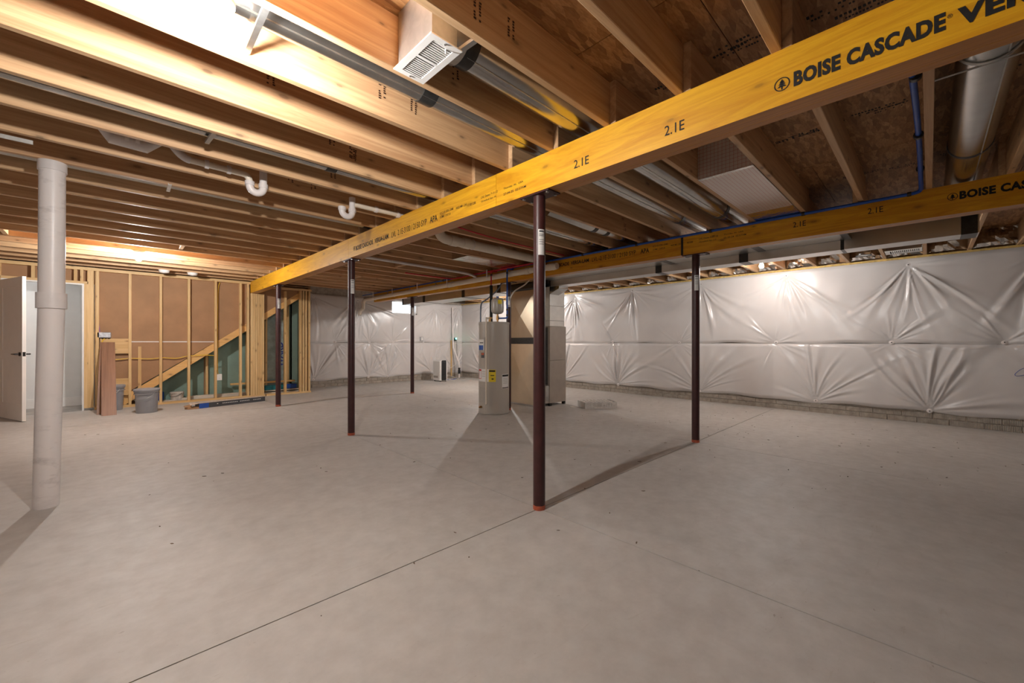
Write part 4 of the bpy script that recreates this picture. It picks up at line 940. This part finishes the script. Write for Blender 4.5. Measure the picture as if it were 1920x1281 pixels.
for k in range(4): MB().tube([(q.x - .06 + k*.04, YW + .02, q.z - .065), (q.x - .06 + k*.04, YW + .02, q.z - .045)], .012, 8).build('clamp', 'hardware_black', t)
tag(MB().tube(spline([(q.x - .07, YW + .05, TP), (q.x - .075, YW + .05, 1.9), (q.x - .068, YW + .05, 1.5), (q.x - .05, YW + .04, q.z + .04)], 6), .006, 8).build('purple_cable', 'cable_purple', None, True), 'thin purple cable dropping along the first stud to the gang box', 'cable')
yc = [onY(px, py, YW + .045) for px, py in [(186, 664), (212, 674), (245, 672), (280, 673), (305, 671), (330, 672), (352, 668), (380, 666), (403, 667)]]
tag(MB().tube(spline([tuple(onY(199, 634, YW + .02))] + [tuple(onY(192, 640, YW + .02))] + [tuple(p) for p in yc], 6), .007, 8).build('yellow_cable', 'cable_yellow', None, True), 'yellow electric cable strung through the studs at waist height', 'cable')
c2 = [onY(px, py, YW + .06) for px, py in [(412, 530), (409, 545), (408, 600), (408, 690), (410, 702)]]
tag(MB().tube(spline([tuple(p) for p in c2], 6), .007, 8).build('yellow_cable', 'cable_yellow', None, True), 'yellow electric cable hanging down a stud to the white outlet', 'cable')
q = onY(411.5, 707.5, YW); t = thing('wall_outlet', tuple(q), 'white outlet plate fixed to a stud low in the framed wall', 'outlet')
MB().bbox((q.x - .04, YW - .008, q.z - .06), (q.x + .04, YW + .05, q.z + .06), .006).build('cover_plate', 'plastic_white', t)
for dz_ in (-.03, .02): MB().box((q.x - .015, YW - .0095, q.z + dz_), (q.x + .015, YW - .008, q.z + dz_ + .022)).build('socket_face', 'paper_white', t)

# ================================================================== things by the framed wall
def bucket(x, y, r, hgt, label, mat, lid=True):
    t = thing('bucket', (x, y, 0), label, 'bucket')
    MB().lathe([(r*.84, 0), (r*.86, .004), (r*.95, hgt*.80), (r*1.05, hgt*.80), (r*1.05, hgt*.825), (r*.96, hgt*.83), (r*.97, hgt*.89), (r*1.06, hgt*.89), (r*1.06, hgt*.91), (r*.98, hgt*.915), (r, hgt*.97), (r*.97, hgt*.97)], (x, y, 0), 32).build('pail', mat, t, True)
    if lid: MB().lathe([(r*1.0, hgt*.94), (r*1.08, hgt*.94), (r*1.09, hgt), (r*1.04, hgt*1.02), (r*1.0, hgt*1.0), (.01, hgt*.995)], (x, y, 0), 32).build('lid', mat, t, True)
    a = [(x - math.cos(q)*r*1.07*ca*-1 + 0, y, 0) for q in (0,)]
    pts = []
    for k in range(13):
        ph = math.pi*k/12; s_ = math.cos(ph)*r*1.06; dwn = math.sin(ph)*hgt*.32
        nx = Vector((-ca, -sa, 0))*math.sqrt(max(0, (r*1.09)**2 - s_*s_)); pts.append(Vector((x, y, hgt*.87 - dwn)) + Vector((sa, -ca, 0))*s_ + nx)
    MB().tube(pts, .0035, 6).build('handle', 'zinc_bar' if mat != 'bucket_white' else 'hardware_black', t, True)
    return t
bk = onZ(276, 775, 0); bucket(bk.x + .0, bk.y + .12, .15, .37, 'grey lidded bucket standing in front of the studs', 'bucket_grey')
bucket(-.01, 9.37, .145, .40, 'grey bucket half hidden behind the leaning brown planks', 'bucket_grey')
sb = onZ(332, 753, 0); bucket(sb.x, 9.86, .105, .19, 'small paint-splashed white pail inside the framed wall', 'bucket_white', False)
# leaning planks
def plank(px0, px1, yb, yt, dy, label):
    t = [onZ(px0, yb, 0), onZ(px1, yb - 2, 0)]; yb_ = (t[0].y + t[1].y)/2
    x0, x1 = onY(px0, yb, yb_).x, onY(px1, yb, yb_).x; top = onY((px0 + px1)/2, yt, YW - .02).z
    dxt = dy
    mb = MB().prism([(x0, yb_, 0), (x1, yb_, 0), (x1 + dxt, YW - .022, top), (x0 + dxt*.6, YW - .022, top)], (0, .014, .003))
    return tag(mb.build('plank', 'plank_brown'), label, 'plank')
plank(181, 206, 778, 642, .04, 'brown plank leaning behind another against the stud wall')
tq = plank(190, 219, 780, 642, -.02, 'wide brown plank leaning foremost against the stud wall'); tq.location.y -= .02
# long carton
c0, c1 = onZ(352, 769, 0), onZ(497, 752, 0); dv = (c1 - c0).normalized(); nv = Vector((-dv.y, dv.x, 0))
cx = thing('long_carton', tuple(c0), 'long dark flat carton with a torn open end lying on the floor', 'carton')
def cbox(a, b, w0, w1, z0, z1): 
    q = [c0 + dv*s + nv*t for s, t in ((a, w0), (b, w0), (b, w1), (a, w1))]; return [(p.x, p.y, z0) for p in q], (0, 0, z1 - z0)
LC = (c1 - c0).length
MB().prism(*cbox(.16, LC, 0, .16, 0, .085)).build('carton_body', 'carton_dark', cx)
MB().prism(*cbox(.16, LC, .003, .158, .085, .087)).build('carton_top', 'carton_torn', cx)
MB().prism(*cbox(.16, .30, -.001, .002, .004, .083)).build('blue_label', 'carton_blue', cx)
co_ = c0 + dv*.34 - nv*.0015; lettering('carton_print', 'vinyl plank flooring waterproof click lock planks', co_ + Vector((0, 0, .045)), dv, (0, 0, 1), LC*.7, .018, (0, 0, 0), 'paper_white', cx) if False else None
mbp = MB()
for k in range(26):
    a = .42 + k*.028
    if random.random() < .8: q = c0 + dv*a - nv*.0012; mbp.add([q + Vector((0, 0, .045)), q + dv*.02 + Vector((0, 0, .045)), q + dv*.02 + Vector((0, 0, .057)), q + Vector((0, 0, .057))], [(0, 1, 2, 3)])
mbp.build('carton_print', 'paper_white', cx)
MB().prism([c0 + dv*.16 + Vector((0, 0, .085)), c0 + dv*.03 - nv*.01 + Vector((0, 0, .07)), c0 + dv*.05 + nv*.1 + Vector((0, 0, .11)), c0 + dv*.16 + nv*.16 + Vector((0, 0, .085))], (0, 0, .004)).build('torn_flap', 'carton_torn', cx)
MB().prism([c0 + dv*.16, c0 + dv*.02 + nv*.02, c0 + dv*.0 + nv*.12, c0 + dv*.16 + nv*.16], (0, 0, .03)).build('inner_flap', 'kraft', cx)
MB().prism([c0 - dv*.04 + nv*.05 + Vector((0, 0, .05)), c0 + dv*.06 + nv*.03 + Vector((0, 0, .02)), c0 + dv*.07 + nv*.05 + Vector((0, 0, .07))], (.01, .05, .01)).build('inner_flap', 'kraft', cx)
# lumber stored under the stairs
for k, (xa, xb, y, z, m) in enumerate([(.55, 2.15, 9.78, .038, 'trim_white_wood'), (.85, 2.2, 9.79, .062, 'trim_white_wood'), (1.0, 2.2, 9.80, .086, 'trim_white_wood'), (2.25, 3.0, 9.80, .045, 'trim_white_wood'), (2.30, 3.05, 9.82, .09, 'trim_white_wood')]):
    tag(MB().bbox((xa, y, z - .036 if k in (0, 3) else z - .022), (xb, y + .12, z), .002).build('trim_board', m), ['lowest pale trim board stacked under the stairs', 'middle pale trim board stacked under the stairs', 'topmost pale trim board stacked under the stairs', 'pale trim board on the floor past the post pack', 'upper pale trim board past the post pack'][k], 'board')
tag(MB().bbox((1.7, 9.90, .24), (2.9, 9.95, .275), .002).build('loose_board', 'stringer_pine'), 'loose pine board lying across the space under the stairs', 'board')
t = thing('flat_carton', (2.6, 9.97, .09), 'teal and blue flat carton on the boards under the stairs', 'carton')
MB().bbox((2.30, 9.85, .09), (2.72, 9.95, .19), .003).build('carton_body', 'board_teal', t); MB().bbox((2.72, 9.85, .10), (2.92, 9.95, .19), .003).build('carton_end', 'carton_blue', t)
tag(MB().lathe([(.05, 0), (.055, .02), (.055, .14), (.04, .16), (.02, .17)], (.62, 9.95, .04), 16).build('blue_can', 'carton_blue', None, True), 'small blue can standing by the studs beneath the stringer', 'can')

# ================================================================== dehumidifier corner
dh = thing('dehumidifier', (6.78, 9.85, 0), 'white upright dehumidifier with a dark grille front near the far corner', 'dehumidifier')
x0, x1, y0, y1 = 6.60, 6.86, 9.66, 10.02
MB().bbox((x0, y0 + .0, .02), (x1, y1, .59), .018).build('case', 'plastic_white', dh)
MB().bbox((x0 + .05, y0 - .022, .03), (x1 - .05, y0 + .01, .60), .02).build('front_grille', 'plastic_charcoal', dh)
for k in range(12): MB().box((x0 + .06, y0 - .0245, .07 + k*.04), (x1 - .06, y0 - .021, .085 + k*.04)).build('grille_slat', 'hardware_black', dh)
MB().box((x0 - .003, y0 + .10, .10), (x0, y1 - .04, .16)).build('tank_window', 'tank_panel', dh)
MB().box((x0 - .003, y0 + .10, .06), (x0, y0 + .104, .26)).build('tank_seam', 'tank_panel', dh)
for y in (y0 + .04, y1 - .04):
    for x in (x0 + .04, x1 - .04): MB().tube([(x, y, 0), (x, y, .022)], .018, 10).build('caster', 'hardware_black', dh)
q = onY(790.5, 635.5, YF - .06); t = thing('electrical_box', tuple(q), 'grey electrical box on the quilted far wall', 'outlet')
MB().bbox((q.x - .055, YF - .085, q.z - .06), (q.x + .055, YF - .03, q.z + .06), .006).build('box_body', 'box_steel', t); MB().bbox((q.x - .035, YF - .09, q.z - .045), (q.x + .035, YF - .083, q.z + .045), .002).build('cover', 'plastic_white', t)
q = onY(853.5, 635.5, YF - .07); t = thing('night_light', tuple(q), 'plug-in unit with a glowing green light on the far wall corner', 'light')
MB().bbox((q.x - .035, YF - .10, q.z - .07), (q.x + .035, YF - .04, q.z + .03), .008).build('housing', 'plastic_charcoal', t)
MB().lathe([(.004, -.024), (.02, -.014), (.024, 0), (.02, .014), (.004, .024)], (q.x + .005, YF - .11, q.z + .005), 14).build('lens', 'led_green', t, True)
s_ = onY(846, 640, YF - .07); tag(MB().bbox((s_.x - .02, YF - .09, .04), (s_.x + .025, YF - .06, s_.z + .03), .002).build('wood_strip', 'stud_pine'), 'upright wooden strip fixed to the quilted wall beside the green light', 'board')
sx_, sy_ = 7.62, 10.12
t = thing('sump_pipe', (sx_, sy_, 0), 'white discharge pipe with a black valve standing in the far corner', 'pipe')
MB().tube([(sx_, sy_, 0), (sx_, sy_, .16)], .028, 14).build('lower_pipe', 'pvc_white', t, True)
MB().lathe([(.035, .15), (.04, .16), (.032, .19), (.04, .21), (.04, .25), (.03, .28), (.036, .30), (.036, .33), (.03, .335)], (sx_, sy_, 0), 16).build('check_valve', 'cable_black', t, True)
MB().tube([(sx_, sy_, .33), (sx_, sy_ + .02, .5), (sx_ - .02, YF - .14, .95), (sx_ - .02, YF - .12, 1.6), (sx_ - .02, YF - .10, 2.2)], .028, 14).build('riser', 'pvc_white', t, True)
MB().lathe([(.19, 0), (.19, .015), (.17, .02), (.03, .022)], (sx_, sy_, 0), 28).build('pit_lid', 'tank_panel', t, True)
tag(MB().tube(spline([(q.x, YF - .10, q.z - .06), (q.x - .02, YF - .13, .85), (q.x - .1, YF - .25, .45), (6.95, 10.1, .22), (6.88, 10.0, .15)], 6), .006, 8).build('power_cord', 'cable_white', None, True), 'pale power cord looping from the green light to the dehumidifier', 'cord')
tag(MB().tube(spline([(q.x + .03, YF - .10, q.z - .06), (q.x + .03, YF - .14, .7), (q.x - .02, YF - .3, .45), (sx_ - .033, sy_ - .02, .28)], 6), .006, 8).build('power_cord', 'cable_black', None, True), 'black power cord hanging down beside the discharge pipe', 'cord')
tag(MB().tube(spline([(6.87, 9.9, .12), (7.0, 9.8, .03), (7.2, 9.72, .01), (7.38, 9.82, .012), (7.42, 10.0, .04), (7.25, 10.2, .12), (7.0, 10.15, .16)], 6), .007, 8).build('drain_hose', 'cable_white', None, True), 'white drain hose curling across the floor by the dehumidifier', 'hose')
tag(MB().tube(spline([(6.9, 9.95, .02), (7.1, 9.93, .008), (7.3, 9.96, .008), (7.43, 10.02, .012)], 6), .008, 8).build('drain_hose', 'pex_blue', None, True), 'dark blue hose lying on the floor behind the dehumidifier', 'hose')

# ================================================================== slotted white tray on the floor
ta, tb = onZ(1097, 767, 0), onZ(1157, 765, 0); td = (tb - ta).normalized(); tn = Vector((-td.y, td.x, 0))
if tn.x < 0: tn = -tn
tr = thing('slotted_tray', tuple(ta), 'white slotted plastic tray lying on the concrete floor near the furnace', 'tray')
TL = (tb - ta).length
def tbx(a, b, n0, n1, z0, z1): q = [ta + td*s + tn*n for s, n in ((a, n0), (b, n0), (b, n1), (a, n1))]; return [(p.x, p.y, z0) for p in q], (0, 0, z1 - z0)
tb_ = MB().prism(*tbx(0, TL, .33, .35, 0, .10)).prism(*tbx(0, .02, .012, .33, 0, .10)).prism(*tbx(TL - .02, TL, .012, .33, 0, .10)).prism(*tbx(.02, TL - .02, .012, .33, 0, .01))
cuts = [(.14, .30, .026 + k*.024, .034 + k*.024) for k in range(3)] + [(.335, .35, .04, .06)] + [(.38 + k*.03, .39 + k*.03, z, z + .018) for k in range(4) for z in (.03, .06)]
ea = sorted({0, TL} | {c for q in cuts for c in q[:2]}); ez = sorted({0, .10} | {c for q in cuts for c in q[2:]})
for a0, a1 in zip(ea[:-1], ea[1:]):
    for z0, z1 in zip(ez[:-1], ez[1:]):
        am, zm = (a0 + a1)/2, (z0 + z1)/2
        if not any(q[0] < am < q[1] and q[2] < zm < q[3] for q in cuts): tb_.prism(*tbx(a0, a1, 0, .012, z0, z1))
tb_.build('tray_body', 'tray_grey', tr)
for k in range(9): MB().prism(*tbx(.03 + k*.065, .07 + k*.065, .04, .31, .095, .10)).build('tray_rib', 'tray_grey', tr)
tag(MB().prism(*tbx(-.16, -.03, .1, .3, 0, .004)).build('paper_sheet', 'paper_white'), 'sheet of white paper on the floor beside the slotted tray', 'paper')

# ================================================================== bits above the right wall
q = onX(1690, 467, 7.55); t = thing('ceiling_register', tuple(q), 'white slotted register on a galvanised box above the quilted side wall', 'register')
ra, rb = YK[10] + .05, YK[11] - .03
hollow(7.40, 7.62, ra, rb, ZJ - .003, ZS - .01).build('boot', 'galvanised', t)
MB().box((7.37, ra - .008, ZJ - .006), (7.41, rb + .018, ZJ)).box((7.61, ra - .008, ZJ - .006), (7.65, rb + .018, ZJ)).box((7.41, ra - .008, ZJ - .006), (7.61, ra + .02, ZJ)).box((7.41, rb - .03, ZJ - .006), (7.61, rb + .018, ZJ)).build('face_plate', 'plastic_white', t)
y_ = ra + .027
while y_ < rb - .04: MB().box((7.41, y_, ZJ - .005), (7.61, y_ + .012, ZJ - .002)).build('louvre', 'plastic_white', t); y_ += .019
t = thing('duct_stub', (7.5, YK[11] + .2, ZJ - .03), 'short round galvanised duct elbow in the bay above the side wall', 'duct')
MB().tube([(7.5, YK[11] + .21, ZS - .02), (7.5, YK[11] + .21, ZJ - .0)], .08, 24).build('stub_pipe', 'galvanised', t, True); MB().torus((7.5, YK[11] + .21, ZJ), .082, .005, (0, 0, 1), 24, 6).build('stub_rim', 'tape_black', t, True)
for i, (dz_, mt, lab) in enumerate([(.12, 'cable_black', 'black cable running past the end of the trunk duct'), (.155, 'pex_red', 'red cable running past the end of the trunk duct'), (.14, 'cable_yellow', 'orange cable running past the end of the trunk duct')]):
    tag(MB().tube(spline([(5.6, -.25, ZJ + dz_ - .1), (5.62, -.5, ZJ + dz_ - .06), (5.6, -.8, ZJ + dz_ - .04), (5.62, -1.3, ZJ + dz_ - .05)], 6), .007, 8).build('cable', mt, None, True), lab, 'cable')
